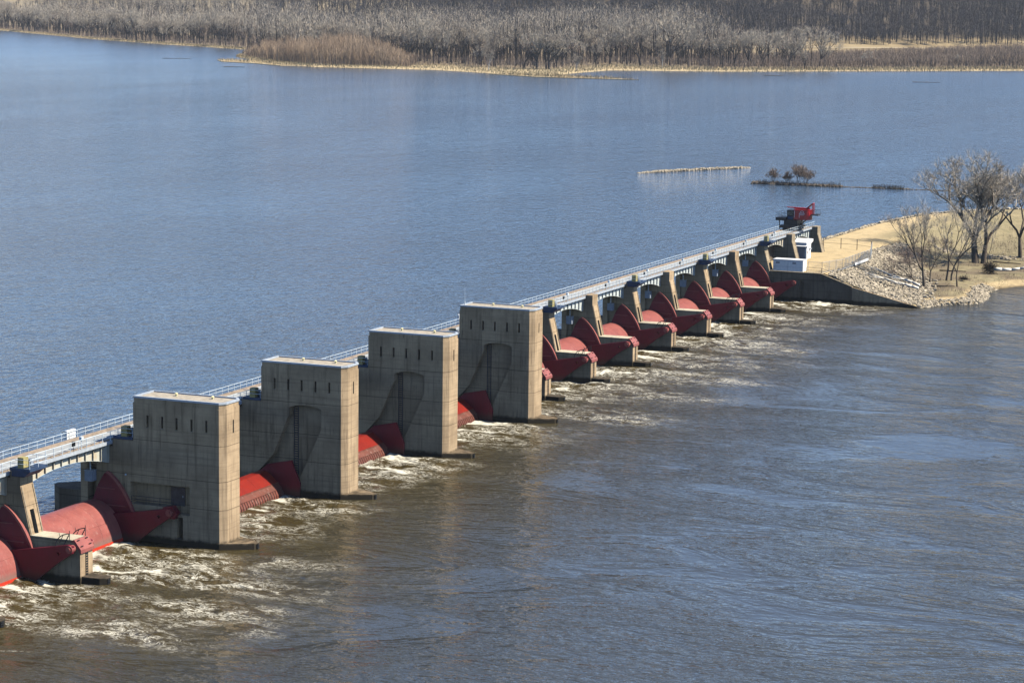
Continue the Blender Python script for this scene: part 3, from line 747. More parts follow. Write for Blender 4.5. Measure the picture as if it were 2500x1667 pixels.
# ================================================================== CRANE
def build_crane():
    y = 335.0
    t = thing('locomotive_crane', (-19.4, y, 13.6), 'red and black rail crane standing at the far end of the bridge', 'crane')
    ch = MB(); ch.box(-22.3, -17.0, y-3.2, y+3.4, 14.35, 15.0); ch.box(-21.2, -17.6, y-2.6, y+2.8, 15.0, 16.3)
    cho = ch.build('undercarriage', 'black', t)
    for x in (-21.35, -17.45):
        for yy in (-2.4, -0.8, 0.8, 2.4):
            MB().tube((x-0.14, y+yy, 14.17), (x+0.14, y+yy, 14.17), 0.37, None, 14).build('wheel', 'darksteel', cho)
    st = MB()
    for i in range(6): st.box(-16.95, -16.2, y-3.4, y-2.2, 14.0+i*0.42, 14.06+i*0.42)
    st.box(-17.0, -16.94, y-3.4, y-3.34, 13.9, 17.2); st.build('side_ladder', 'black', t)
    pf = MB(); pf.box(-23.5, -20.9, y-2.6, y+2.2, 16.15, 16.95); pfo = pf.build('side_platform', 'black', t)
    r_ = MB()
    for z in (17.6, 18.2): r_.path([(-20.95, y-2.55, z), (-23.45, y-2.55, z), (-23.45, y+2.15, z), (-20.95, y+2.15, z)], 0.04, 5)
    for x in (-23.45, -22.6, -21.8, -20.95):
        for yy in (-2.55, 2.15): r_.tube((x, y+yy, 16.95), (x, y+yy, 18.2), 0.04, None, 5)
    r_.build('guard_rail', 'black', pfo)
    lg = MB(); lg.box(-23.0, -22.8, y-1, y-0.8, 13.7, 16.15); lg.box(-21.6, -21.2, y-1.4, y-1.0, 14.3, 16.15); lg.build('support_leg', 'black', pfo)
    cb = MB(); cb.box(-20.75, -18.9, y-1.6, y+1.6, 16.3, 18.9); cbo = cb.build('cab', 'black', t)
    w = MB(); w.box(-20.55, -19.1, y-1.63, y-1.601, 17.6, 18.6); w.build('window', 'glass', cbo)
    w = MB(); w.box(-20.55, -19.1, y-1.63, y-1.601, 16.5, 17.3); w.build('door_panel', 'navy', cbo)
    # machinery house with rounded downstream end
    hs = MB(); pl = [(-18.85, y-1.7), (-15.6, y-1.7)] + [(-15.6+1.15*math.sin(R(a)), y-1.7*math.cos(R(a))) for a in range(15, 180, 15)] + [(-15.6, y+1.7), (-18.85, y+1.7)]
    hs.prism(pl, 16.45, 19.0, 'z'); ho = hs.build('machinery_house', 'cranered', t)
    rf = MB(); rf.prism([(x+(-17.0-x)*-0.04, yy+(y-yy)*-0.04) for x, yy in pl], 19.0, 19.12, 'z'); rf.build('house_roof', 'cranered', ho)
    # white emblem: an arched letter A above two bars
    em = MB(); ye = y-1.72
    for p0, p1 in (((-17.35, 18.0), (-17.0, 18.65)), ((-17.0, 18.65), (-16.8, 18.8)), ((-16.8, 18.8), (-16.5, 18.8)), ((-16.5, 18.8), (-16.3, 18.62)), ((-16.3, 18.62), (-16.1, 18.0)), ((-17.5, 17.98), (-15.95, 17.98)), ((-17.4, 17.74), (-16.2, 17.74)), ((-17.4, 17.74), (-17.4, 17.0)), ((-17.0, 18.3), (-16.45, 18.3))):
        em.tube((p0[0], ye, p0[1]), (p1[0], ye, p1[1]), 0.055, None, 6)
    em.build('white_emblem', 'white', ho)
    MB().box(-18.75, -18.66, y-1.74, y-1.701, 17.0, 18.8).build('door_trim', 'white', ho)
    # boom lying back over the cab, and the raised mast at the right
    bo = MB()
    for yy in (-0.5, 0.5):
        bo.tube((-15.2, y+yy, 19.35), (-21.2, y+yy*0.4, 19.5), 0.13, 0.10, 6); bo.tube((-15.2, y+yy, 19.15), (-19.5, y+yy*0.4, 19.25), 0.09, 0.07, 6)
    for i in range(6):
        x = -15.6-i*0.9; bo.tube((x, y-0.45, 19.35), (x-0.5, y+0.45, 19.4), 0.05, None, 5)
    bo.build('boom', 'cranered', t)
    ma = MB()
    for yy in (-0.6, 0.6):
        ma.tube((-14.15, y+yy, 17.6), (-14.15, y+yy, 20.8), 0.16, 0.14, 6); ma.tube((-14.15, y+yy, 20.8), (-16.2, y+yy, 19.1), 0.13, None, 6)
    ma.tube((-14.15, y-0.7, 20.75), (-14.15, y+0.7, 20.75), 0.14, None, 6); ma.build('mast', 'cranered', t)
    rp = MB(); rp.box(-14.5, -12.5, y-1.3, y+1.3, 17.7, 17.95); rpo = rp.build('rear_platform', 'darksteel', t)
    r_ = MB()
    for i in range(6):
        x = -14.3+i*0.35
        for yy in (-1.25, 1.25): r_.tube((x, y+yy, 17.95), (x, y+yy, 19.1), 0.035, None, 5)
    for yy in (-1.25, 1.25): r_.tube((-14.4, y+yy, 19.1), (-12.55, y+yy, 19.1), 0.04, None, 5)
    r_.build('guard_rail', 'darksteel', rpo)
    br = MB()
    for x in (-16.8, -15.6, -14.5): br.tube((x, y-1.0, 17.7 if x > -15 else 16.45), (-17.4, y-0.6, 15.0), 0.12, None, 6)
    br.build('brace', 'black', t)
build_crane()

# ================================================================== ABUTMENT AND DIKE
WY = PY[7]
ab = thing('abutment_wall', (0, WY+0.4, 0), 'dark stained concrete abutment and wing wall stepping down to the river', 'wall')
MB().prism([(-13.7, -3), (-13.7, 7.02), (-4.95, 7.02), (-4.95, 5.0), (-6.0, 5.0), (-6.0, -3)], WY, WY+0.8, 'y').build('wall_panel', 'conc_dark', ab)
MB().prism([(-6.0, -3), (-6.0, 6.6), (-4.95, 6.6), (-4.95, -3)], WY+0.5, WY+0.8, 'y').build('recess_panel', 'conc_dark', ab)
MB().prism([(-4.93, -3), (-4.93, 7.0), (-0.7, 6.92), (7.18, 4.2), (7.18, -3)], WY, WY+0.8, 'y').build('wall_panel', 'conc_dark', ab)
MB().prism([(7.20, -3), (7.20, 4.18), (11.5, 3.2), (11.5, -3)], WY+0.15, WY+0.8, 'y').build('wall_panel', 'conc', ab)
MB().prism([(11.52, -3), (11.52, 3.19), (22.8, 0.55), (24.5, -0.2), (24.5, -3)], WY+0.15, WY+0.8, 'y').build('wall_panel', 'conc', ab)
MB().prism([(-13.7, 7.025), (-13.7, 7.18), (-0.7, 7.10), (7.2, 4.38), (7.2, 4.22), (-0.7, 6.94)], WY-0.06, WY+0.86, 'y').build('wall_coping', 'conc_dry', ab)
bw = solo(MB().box(-20.4, -19.9, PY[7]+PT+0.02, PY[8]-0.02, 3, 11.4), 'bulkhead_wall', 'conc_dark', (-20, PY[7]+10, 7), 'dark concrete bulkhead under the bridge behind the white shed', 'wall')

def seg_dist(X, Y, poly):
    best = np.full(X.shape, 1e9); tpar = np.zeros(X.shape); side = np.zeros(X.shape)
    for i, ((ax, ay), (bx, by)) in enumerate(zip(poly[:-1], poly[1:])):
        dx, dy = bx-ax, by-ay; L2 = dx*dx+dy*dy
        t = np.clip(((X-ax)*dx+(Y-ay)*dy)/L2, 0, 1)
        d = np.hypot(X-ax-t*dx, Y-ay-t*dy); m = d < best
        best = np.where(m, d, best); tpar = np.where(m, i+t, tpar); side = np.where(m, np.sign(dx*(Y-ay)-dy*(X-ax)), side)
    return best, tpar, side
SHORE = [(23.0, 296), (27, 306), (33.7, 313.0), (34.2, 320), (31.6, 336), (31.9, 344), (37.0, 354), (55, 366), (110, 385), (300, 440), (1400, 800)]
LAND = SHORE + [(1400, 1100), (400, 700), (80, 560), (-20, 480), (-20, 296)]
def inside(X, Y, poly):
    r_ = np.zeros(X.shape, bool); n = len(poly)
    for i in range(n):
        (ax, ay), (bx, by) = poly[i], poly[(i+1) % n]
        c = ((ay > Y) != (by > Y)) & (X < (bx-ax)*(Y-ay)/(by-ay+1e-12)+ax)
        r_ ^= c
    return r_
def land_h(X, Y):
    d, t, sd_ = seg_dist(X, Y, DIKE)
    hw = np.interp(t, [0, 1, 2, 3, 4, 6, 8], [11.0, 11.0, 9.2, 8.0, 7.5, 7.5, 8])
    n = fbm(X*0.35, Y*0.35, 5, 3)-0.5
    over = np.clip(d-hw, 0, None)
    dike = 7.1 - over*np.where(sd_ > 0, 0.62, 0.36) + 0.05*n + np.where(over > 0, 0.5*n, 0)
    ds, _, _ = seg_dist(X, Y, SHORE); ins = inside(X, Y, LAND); s = np.where(ins, ds, -ds)
    bench = np.where(s > 0, 0.25+np.minimum(s*0.20, 1.8), s*0.45) + 0.35*n + 0.5*(fbm(X*0.06, Y*0.06, 15, 3)-0.5)
    return np.where(sd_ > 0, dike, np.maximum(dike, np.where(s > -12, bench, -4)))
def land_z(X, Y):
    Z = land_h(X, Y)
    return Z, {}
def m_land():
    b = NT('dike_ground')
    x, y, z = b.xyz()
    n1 = b.noise(0.09, 5, 0.6); n2 = b.noise(0.7, 5, 0.65); n3 = b.noise(3.5, 4, 0.6)
    sand = b.mix(b.ramp(n2, 0.3, 0.7), (0.47, 0.355, 0.195), (0.55, 0.43, 0.25))
    grass = b.mix(b.ramp(n2, 0.35, 0.65), (0.20, 0.172, 0.100), (0.30, 0.25, 0.150))
    soil = b.mix(b.ramp(n3, 0.3, 0.7), (0.125, 0.098, 0.068), (0.215, 0.17, 0.115))
    low = b.mix(b.ramp(n1, 0.40, 0.60), soil, grass)
    low = b.mix(b.ramp(b.math('ADD', z, b.math('MULTIPLY', n1, 0.9)), 1.35, 1.85, 0.85, 0), low, sand)
    c = b.mix(b.ramp(b.math('ADD', z, b.math('MULTIPLY', n2, 0.5)), 6.7, 7.1), low, sand)
    c = b.mix(b.ramp(b.noise(0.28, 5, 0.7), 0.50, 0.68, 0, 0.55), c, (0.165, 0.130, 0.085))
    grassy = b.math('MULTIPLY', b.ramp(y, 372, 400), b.ramp(b.math('SUBTRACT', x, b.math('MULTIPLY', y, 0.02)), -24, -16))
    c = b.mix(b.math('MULTIPLY', grassy, 0.85), c, grass)
    c = b.mix(b.ramp(z, 0.05, 0.5, 0.8, 0), c, (0.12, 0.09, 0.055))
    return b.done(c, 0.95, 0.1, normal=b.bump(n3, 0.5, 0.12))
M['land'] = m_land()
xs = [-60, -50] + axis_grid([(-45, 60, 0.9)]) + [60, 64, 70, 78, 90, 110, 150, 220, 350, 600, 1000, 1400]
ys = [WY+0.82] + axis_grid([(WY+1.4, 420, 0.9), (420, 560, 2.5)]) + [560, 580, 620, 700, 800, 950, 1100]
ld = bpy.data.objects.new('dike_ground', grid_mesh(xs, ys, land_z, 'dike_ground', 'land')); C.objects.link(ld)
tag(ld, 'sandy dike top and low wooded bank beyond the dam', kind='structure')

def ico(n=1):
    bm = bmesh.new(); bmesh.ops.create_icosphere(bm, subdivisions=n, radius=1)
    v = np.array([v.co[:] for v in bm.verts]); f = [tuple(x.index for x in q.verts) for q in bm.faces]; bm.free(); return v, f
ICV, ICF = ico(1)
def rocks(pts, sizes, seed):
    rs = np.random.RandomState(seed); vs = []; fs = []; o = 0
    for p, s in zip(pts, sizes):
        sc = s*(0.65+0.7*rs.rand(3))*np.array([1, 1, 0.75]); a = rs.rand()*6.28
        v = ICV*(0.72+0.5*rs.rand(len(ICV), 1))*sc
        v = np.stack([v[:, 0]*math.cos(a)-v[:, 1]*math.sin(a), v[:, 0]*math.sin(a)+v[:, 1]*math.cos(a), v[:, 2]], -1)+np.array(p)
        vs.append(v); fs += [tuple(i+o for i in f) for f in ICF]; o += len(v)
    m = MB(); m.v = [tuple(x) for x in np.concatenate(vs)]; m.f = fs; return m
def H1(x, y): return float(land_h(np.array([x], float), np.array([y], float))[0])
rs = np.random.RandomState(3)
P_ = rs.rand(26000, 2)*np.array([52, 96])+np.array([-4, WY+1.0])
hh = land_h(P_[:, 0], P_[:, 1]); d, t_, sd_ = seg_dist(P_[:, 0], P_[:, 1], DIKE)
hw = np.interp(t_, [0, 1, 2, 3, 4, 6, 8], [11.0, 11.0, 9.2, 8.0, 7.5, 7.5, 8]); over = d-hw
dsh, _, _ = seg_dist(P_[:, 0], P_[:, 1], SHORE)
ins = inside(P_[:, 0], P_[:, 1], LAND)
lim = np.interp(P_[:, 1], [297, 320, 345, 365, 385], [26, 21, 16, 12, 6])
keep = ((over > 0.5) & (over < lim+1.5*rs.randn(len(P_))) & (P_[:, 1] < 388) & ins) | ((dsh < 2.6+rs.rand(len(P_))*1.3) & (P_[:, 1] < 345))
sel = P_[keep]; hs = hh[keep]
solo(rocks([(a, b, h+0.05) for (a, b), h in zip(sel, hs)], 0.16+0.52*rs.rand(len(sel))**2.4, 5), 'riprap', 'rock', (0, 0, 0), 'pale limestone riprap on the dike slope beside the wing wall', 'riprap', kind='stuff', fix=False)
# pool side and far bank riprap
pts = []; sz = []
for k in range(3600):
    u = rs.rand()*6+1.75
    i = int(u); f = u-i; (ax, ay), (bx, by) = DIKE[i], DIKE[min(i+1, len(DIKE)-1)]
    L = math.hypot(bx-ax, by-ay); nx, ny = -(by-ay)/L, (bx-ax)/L
    hwv = np.interp(u, [0, 1, 2, 3, 4, 6, 8], [11.0, 11.0, 9.2, 8.0, 7.5, 7.5, 8])
    off = hwv-0.3+rs.rand()*4.2
    x, y = ax+(bx-ax)*f+nx*off, ay+(by-ay)*f+ny*off
    pts.append((x, y, H1(x, y)+0.18)); sz.append(0.25+0.45*rs.rand())
solo(rocks(pts, sz, 6), 'riprap', 'rock', (0, 0, 0), 'pale boulder edging along the pool side of the dike', 'riprap', kind='stuff', fix=False)
pts = []; sz = []
for k in range(700):
    x, y = rs.rand()*46+2, 392+rs.rand()*26
    if abs(y-404-0.25*(x-20)-4*math.sin(x*0.2)) > 4: continue
    pts.append((x, y, H1(x, y)+0.05)); sz.append(0.25+0.4*rs.rand())
solo(rocks(pts, sz, 16), 'riprap', 'rock', (0, 0, 0), 'scattered pale stones on the grassy slope behind the big tree', 'riprap', kind='stuff', fix=False)

# ---- white shed and kiosk
sh = thing('equipment_shed', (-9.5, 299.2, 7.1), 'low white shed with grey shaded front on top of the abutment wall', 'shed')
MB().box(-13.35, -5.7, 297.9, 301.1, 6.9, 9.8).build('shed_body', 'white', sh)
MB().box(-13.45, -5.6, 297.8, 301.2, 9.8, 9.95).build('shed_roof', 'white', sh)
for x in (-9.55,): MB().box(x-0.03, x+0.03, 297.87, 297.899, 7.15, 9.78).build('panel_seam', 'coping', sh)
MB().box(-13.3, -5.72, 297.86, 297.899, 8.15, 8.2).build('panel_seam', 'coping', sh)
for x in (-12.6, -8.4): MB().box(x, x+0.9, 297.85, 297.899, 8.9, 9.4).build('vent_grille', 'greypanel', sh)
MB().box(-5.699, -5.66, 299.0, 300.1, 7.15, 9.3).build('shed_door', 'white', sh)
kk = thing('kiosk', (-14, 327, 7.1), 'tall white kiosk with grey louvred front behind the bridge pier', 'kiosk')
MB().box(-16.6, -12.9, 325.5, 329.5, 6.9, 11.4).build('kiosk_body', 'white', kk)
rfk = MB(); rfk.prism([(324.9, 10.35), (324.9, 10.5), (330.1, 12.1), (330.1, 11.5), (325.45, 10.35)], -16.9, -12.5, 'x'); rfk.build('sloped_roof', 'white', kk)
lv = MB()
for i in range(14): lv.box(-15.9+i*0.19, -15.75+i*0.19, 325.42, 325.499, 7.2, 10.2)
lv.build('louvre_panel', 'greypanel', kk)
MB().box(-12.899, -12.85, 326.1, 327.2, 7.15, 9.4).build('kiosk_door', 'white', kk)
MB().box(-12.849, -12.80, 326.4, 326.7, 8.5, 9.2).build('door_sign', 'cranered', kk)
MB().box(-12.899, -12.4, 327.8, 328.6, 9.6, 9.75).build('door_lamp', 'rail', kk)

# ---- chain-link fence: posts are parts, wires one mesh
def fence(label, pts, z0, h, mat='galv', every=3.0, mesh_=True, dark=False):
    t = thing('chain_link_fence', (pts[0][0], pts[0][1], z0), label, 'fence', 'wire fences on the dike')
    wire = MB(); rails = MB()
    pm_ = MB().tube((0, 0, -0.2), (0, 0, h+0.1), 0.06 if not dark else 0.10, None, 6).mesh('post', 'darksteel' if dark else mat)
    for (ax, ay), (bx, by) in zip(pts[:-1], pts[1:]):
        L = math.hypot(bx-ax, by-ay); n = max(1, int(round(L/every)))
        for i in range(n+1):
            inst('post', pm_, t, (ax+(bx-ax)*i/n-pts[0][0], ay+(by-ay)*i/n-pts[0][1], 0))
        for z in (h, h*0.5 if dark else 0.1): rails.tube((ax, ay, z0+z), (bx, by, z0+z), 0.035, None, 5)
        if mesh_:
            k = int(L/0.28)
            for i in range(k):
                a = i/k; b = min(1, a+h/L)
                for za, zb in ((0, h), (h, 0)):
                    wire.tube((ax+(bx-ax)*a, ay+(by-ay)*a, z0+za), (ax+(bx-ax)*b, ay+(by-ay)*b, z0+(za+(zb-za)*(b-a)*L/h)), 0.011, None, 3, cap=False)
    rails.build('fence_rail', 'darksteel' if dark else mat, t)
    if mesh_: tag(wire.build('wire_mesh', mat, t, fix=False), None, kind='stuff')
fence('pale chain link fence beside the sandy dike road', [(-4.4, 297.9), (-0.9, 298.2), (1.6, 308), (1.7, 334), (-2.6, 352)], 7.1, 2.6)
fence('dark posted gate fence across the dike behind the last pier', [(-17.2, 356.6), (-12.2, 356), (-7.5, 355), (-2.8, 352)], 7.1, 2.7, every=5, mesh_=False, dark=True)
t = thing('wall_railing', (0, WY+0.5, 7), 'thin dark guard rail stepping down along the wing wall', 'railing')
wp = [(-4.5, 7.1), (-0.7, 7.08), (3.0, 5.85), (7.0, 4.45)]
for x, z in wp: MB().tube((x, WY+0.4, z), (x, WY+0.4, z+1.3), 0.045, None, 6).build('post', 'darksteel', t)
r_ = MB()
for q in (1.3, 0.7): r_.path([(x, WY+0.4, z+q) for x, z in wp], 0.035, 5)
r_.build('rail', 'darksteel', t)
cl = thing('white_sign_board', (1.9, 326, 7.1), 'long white board lying against the wire fence', 'board')
MB().box(1.95, 2.05, 318, 331, 7.15, 7.75).build('board', 'white', cl)

# ================================================================== TREES
def grow(seed, H, spread=0.55, trunk=0.22, forks=4, levels=6, r0=None, lean=(0, 0), twigs=5, droop=0.0, bias=0.0):
    """bare tree: returns (limb segments, twig segments), base at origin"""
    rg = random.Random(seed); limbs = []; tw = []
    r0 = r0 or H*0.016
    def rec(p, d, L, r, lev):
        n = 3 if lev == 0 else 2
        q = p; dd = d
        for i in range(n):
            j = 0.07 if lev == 0 else 0.16
            dd = (dd + Vector((rg.gauss(0, j), rg.gauss(0, j), rg.gauss(0, j*0.6) + (0.10 if lev > 1 else 0.02)))).normalized()
            q2 = q + dd*(L/n); ra = r*(1-0.30*i/n); rb = r*(1-0.30*(i+1)/n)
            (limbs if lev < levels-2 else tw).append((q, q2, ra, rb, lev)); q = q2
            if lev >= 2 and lev < levels and rg.random() < 0.65:
                side = (dd + Vector((rg.gauss(0, 1), rg.gauss(0, 1), rg.gauss(0.15, 0.5))).normalized()*0.9).normalized()
                rec(q, side, L*0.55*rg.uniform(0.7, 1.1), r*0.36, lev+2 if lev+2 <= levels else levels)
        if lev >= levels:
            for k in range(twigs):
                s = (dd + Vector((rg.gauss(0, 0.6), rg.gauss(0, 0.6), rg.gauss(0.2-droop, 0.5)))).normalized()
                b0 = p + (q-p)*rg.random()
                tw.append((b0, b0+s*L*rg.uniform(0.6, 1.3), r*0.5, r*0.15, lev+1))
            return
        k = forks if lev == 0 else rg.choice((2, 2, 3))
        a0 = rg.random()*6.28
        for i in range(k):
            a = a0+6.283*i/k+rg.gauss(0, 0.35)
            o = Vector((math.cos(a), math.sin(a), 0)); o = (o-dd*o.dot(dd)).normalized()
            w = spread*rg.uniform(0.55, 1.25)*(1.0 if lev < 2 else 1.15)
            nd = (dd*(1-0.1*w) + o*w + Vector((bias, 0, 0.08))).normalized()
            rec(q, nd, L*(1.05 if lev == 0 else 0.78)*rg.uniform(0.8, 1.15), r*(0.60 if k > 2 else 0.66), lev+1)
    d0 = Vector((lean[0], lean[1], 1)).normalized()
    rec(Vector((0, 0, -0.3)), d0, H*trunk, r0, 0)
    zmax = max(s[1].z for s in limbs+tw); k = H/zmax
    sc = lambda S_: [(a*k, b*k, ra, rb, l) for a, b, ra, rb, l in S_]
    return sc(limbs), sc(tw)
def limb_mb(limbs, sides=(7, 6, 5, 4, 3, 3, 3)):
    m = MB()
    for a, b, ra, rb, l in limbs: m.tube(a, b, max(ra, 0.02), max(rb, 0.015), sides[min(l, 6)], cap=False)
    return m
def sliver_mb(tw, wmin, seed=0):
    """twigs as thin crossed slivers"""
    rg = random.Random(seed); m = MB()
    for a, b, ra, rb, l in tw:
        d = (b-a)
        if d.length < 1e-4: continue
        o = d.orthogonal().normalized(); o.rotate(Matrix.Rotation(rg.random()*6.28, 3, d.normalized()))
        w = max(ra, wmin); w2 = max(rb, wmin*0.6)
        m.add([a-o*w, a+o*w, b+o*w2, b-o*w2], [(0, 1, 2, 3)])
    return m
def tree_thing(loc, label, limbs, tw, bark, twig, wmin, name='bare_tree', group=None, rotz=0.0, cat='tree'):
    t = thing(name, loc, label, cat, group); t.rotation_euler.z = rotz
    inst('trunk', limb_mb(limbs).mesh('trunk', bark, fix=False, smooth=True), t)
    inst('crown', sliver_mb(tw, wmin).mesh('crown', twig, fix=False), t)
    return t

# right bank trees
def bank_tree(x, y, label, seed, H, **kw):
    bark = kw.pop('bark', 'bark'); twg = kw.pop('twg', 'twig'); wm = kw.pop('wmin', 0.03); z = kw.pop('z', None)
    l, w = grow(seed, H, **kw)
    return tree_thing((x, y, H1(x, y) if z is None else z), label, l, w, bark, twg, wm)
bank_tree(18.2, 384, 'big bare tree with broad pale crown on the right bank', 11, 33.0, spread=0.60, trunk=0.20, forks=5, levels=7, twigs=8, r0=1.05, wmin=0.022)
bank_tree(20.2, 384.6, 'second thick trunk of the big bare tree on the right bank', 15, 26.0, spread=0.45, trunk=0.32, forks=3, levels=5, twigs=6, r0=0.80, lean=(0.10, 0), wmin=0.035)
bank_tree(19.0, 321.7, 'tall bare tree at the water edge, nearest the abutment', 37, 24.0, spread=0.30, trunk=0.36, forks=3, levels=6, twigs=5, r0=0.46, wmin=0.020, twg='twig')
bank_tree(18.0, 331.9, 'thin bare sapling just right of the tree nearest the abutment', 22, 14.0, spread=0.45, trunk=0.35, forks=2, levels=5, r0=0.20, wmin=0.03, twg='twigred')
bank_tree(20.4, 340.0, 'left trunk of the two slim bare trees on the sandy bank', 23, 22.0, spread=0.34, trunk=0.38, forks=2, levels=6, twigs=4, r0=0.30, wmin=0.02, twg='twig')
bank_tree(21.6, 340.6, 'right trunk of the two slim bare trees on the sandy bank', 24, 21.0, spread=0.34, trunk=0.40, forks=3, levels=6, twigs=3, r0=0.28, wmin=0.02, twg='twig', lean=(0.05, 0))
bank_tree(25.5, 330.2, 'slim bare tree standing lowest on the sandy point', 25, 18.0, spread=0.40, trunk=0.38, forks=2, levels=5, twigs=5, r0=0.24, wmin=0.02, twg='twig')
bank_tree(22.7, 378.2, 'thin pole-like tree right of the big bare tree', 26, 15.0, spread=0.35, trunk=0.5, forks=2, levels=4, r0=0.16, wmin=0.03)
bank_tree(26.5, 404, 'wide forked bare tree at the right edge of the photo', 27, 26.0, spread=0.58, trunk=0.24, forks=3, levels=7, twigs=4, r0=0.65, wmin=0.035)
bank_tree(31.5, 398, 'bare tree cut off by the right edge, behind the forked one', 28, 30.0, spread=0.5, trunk=0.25, forks=4, levels=6, twigs=6, r0=0.6, wmin=0.035)
bank_tree(16.5, 326.0, 'low spreading bare shrub fanning left over the riprap', 29, 13.5, spread=0.80, trunk=0.14, forks=5, levels=5, twigs=5, r0=0.22, lean=(-0.7, 0.25), wmin=0.022, twg='twigred', bias=-0.15)
bank_tree(12.0, 352.0, 'low bare bush on the slope behind the tree nearest the abutment', 30, 8.0, spread=0.9, trunk=0.12, forks=5, levels=5, twigs=3, r0=0.16, lean=(-0.5, 0), wmin=0.03, twg='twigred')

# fallen trees and driftwood
def driftwood(label, base, tip, r, seed, nb):
    rg = random.Random(seed); base, tip = Vector(base), Vector(tip)
    m = MB(); d = tip-base; q = base; N = 6
    for i in range(N):
        p = base + d*((i+1)/N) + Vector((0, rg.gauss(0, 0.25), rg.gauss(0, 0.12)))
        m.tube(q, p, r*(1-i/N*0.75), r*(1-(i+1)/N*0.75), 7); q = p
        if i > 0:
            for k in range(nb):
                s = Vector((d.x*rg.uniform(0.1, 0.4), d.y*0.2+rg.gauss(0, 1.2), rg.uniform(0.1, 1.2)))
                e = p+s; m.tube(p, e, r*0.4*(1-i/N*0.5), r*0.15, 5); m.tube(e, e+Vector((s.x*0.6+rg.gauss(0, 0.4), rg.gauss(0, 0.6), rg.gauss(0, 0.4))), r*0.15, r*0.06, 4)
    return solo(m, 'driftwood_log', 'deadwood', tuple(base), label, 'driftwood', 'bleached logs on the bank', fix=False, smooth=True)
driftwood('upper bleached driftwood log lying on the riprap', (18.5, 319.0, H1(18.5, 319)+1.0), (6.5, 323.0, H1(6.5, 323)+1.5), 0.36, 3, 2)
driftwood('lower bleached driftwood log with branches on the riprap', (19.5, 314.0, H1(19.5, 314)+0.9), (9.0, 313.0, H1(9, 313)+1.5), 0.36, 4, 2)
driftwood('big bleached fallen trunk at the right edge of the photo', (28.0, 361.5, H1(28, 361.5)+1.3), (41, 366, H1(41, 366)+2.2), 0.5, 5, 1)
rg = random.Random(9); rb = MB(); c0 = Vector((27.2, 361.5, H1(27.2, 361.5)+1.2))
for k in range(320):
    dv = Vector((rg.gauss(-0.3, 0.8), rg.gauss(0, 0.9), rg.gauss(0.35, 0.6))).normalized()
    p1 = c0+dv*rg.uniform(0.8, 2.8); rb.tube(c0+dv*0.3, p1, 0.10, 0.03, 4, cap=False); rb.tube(p1, p1+Vector((rg.gauss(0, 0.5), rg.gauss(0, 0.5), rg.gauss(0, 0.5))), 0.03, 0.01, 3, cap=False)
solo(rb, 'root_ball', 'rootball', tuple(c0), 'dark tangled root mass of the fallen trunk on the bank', 'root ball', fix=False)
rb = MB(); c0 = Vector((24.2, 343, H1(24.2, 343)+0.4))
for k in range(180):
    dv = Vector((rg.gauss(0, 0.9), rg.gauss(0, 0.9), abs(rg.gauss(0.4, 0.4)))).normalized()
    p1 = c0+dv*rg.uniform(0.6, 1.9); rb.tube(c0+dv*0.2, p1, 0.06, 0.015, 4, cap=False)
solo(rb, 'brush_pile', 'rootball', tuple(c0), 'dark brush pile behind the slim trees on the bank', 'brush', fix=False)

r4 = np.random.RandomState(21); q4 = np.column_stack([5+r4.rand(9000)*60, 303+r4.rand(9000)*190])
d4, _, _ = seg_dist(q4[:, 0], q4[:, 1], DIKE); k4 = inside(q4[:, 0], q4[:, 1], LAND) & (d4 > 8) & (fbm(q4[:, 0]*0.12, q4[:, 1]*0.12, 77, 3) > 0.47)
q4 = q4[k4]; m = MB(); rg = random.Random(12)
for (x, y), z in zip(q4.tolist(), land_h(q4[:, 0], q4[:, 1]).tolist()):
    a = rg.random()*6.28; L = rg.uniform(0.15, 0.7); e = Vector((math.cos(a)*L*0.7, math.sin(a)*L*0.7, rg.uniform(0.05, 0.5))); o = Vector((-math.sin(a), math.cos(a), 0))*rg.uniform(0.03, 0.10)
    p = Vector((x, y, z-0.02)); m.add([p-o, p+o, p+e+o*0.3, p+e-o*0.3], [(0, 1, 2, 3)])
q5 = q4[::2]; stf = MB(); rg = random.Random(14)
for (x, y), z in zip(q5.tolist(), land_h(q5[:, 0], q5[:, 1]).tolist()):
    for k in range(2):
        p = Vector((x+rg.gauss(0, 0.5), y+rg.gauss(0, 0.5), z-0.05)); e = p+Vector((rg.gauss(0, 0.25), rg.gauss(0, 0.25), 1))*rg.uniform(0.4, 1.6); a = rg.random()*6.28; o = Vector((math.cos(a), math.sin(a), 0))*0.022
        stf.add([p-o, p+o, e+o*0.4, e-o*0.4], [(0, 1, 2, 3)])
solo(stf, 'dry_brush', 'twigred', (0, 0, 0), 'thin dry brush stems scattered over the low bank', 'brush', kind='stuff', fix=False)
solo(m, 'leaf_litter', 'litter', (0, 0, 0), 'dry weeds and leaf litter under the bank trees', 'litter', kind='stuff', fix=False)
for nm, x, y, L, a in (('short grey log lying on the sandy point', 23.5, 326, 4.5, 0.3), ('dark fallen branch between the slim trees and the big tree', 17.0, 362, 7.0, 0.1), ('dark branch lying at the foot of the grass slope', 26, 388, 8.0, -0.15)):
    d_ = Vector((math.cos(a), math.sin(a), 0))*L/2; p = Vector((x, y, H1(x, y)+0.18)); lg_ = MB(); lg_.tube(p-d_, p+d_, 0.20, 0.10, 7); lg_.tube(p, p+Vector((0.9, 0.6, 0.7)), 0.09, 0.03, 5)
    solo(lg_, 'fallen_log', 'rootball', tuple(p), nm, 'log', fix=False)

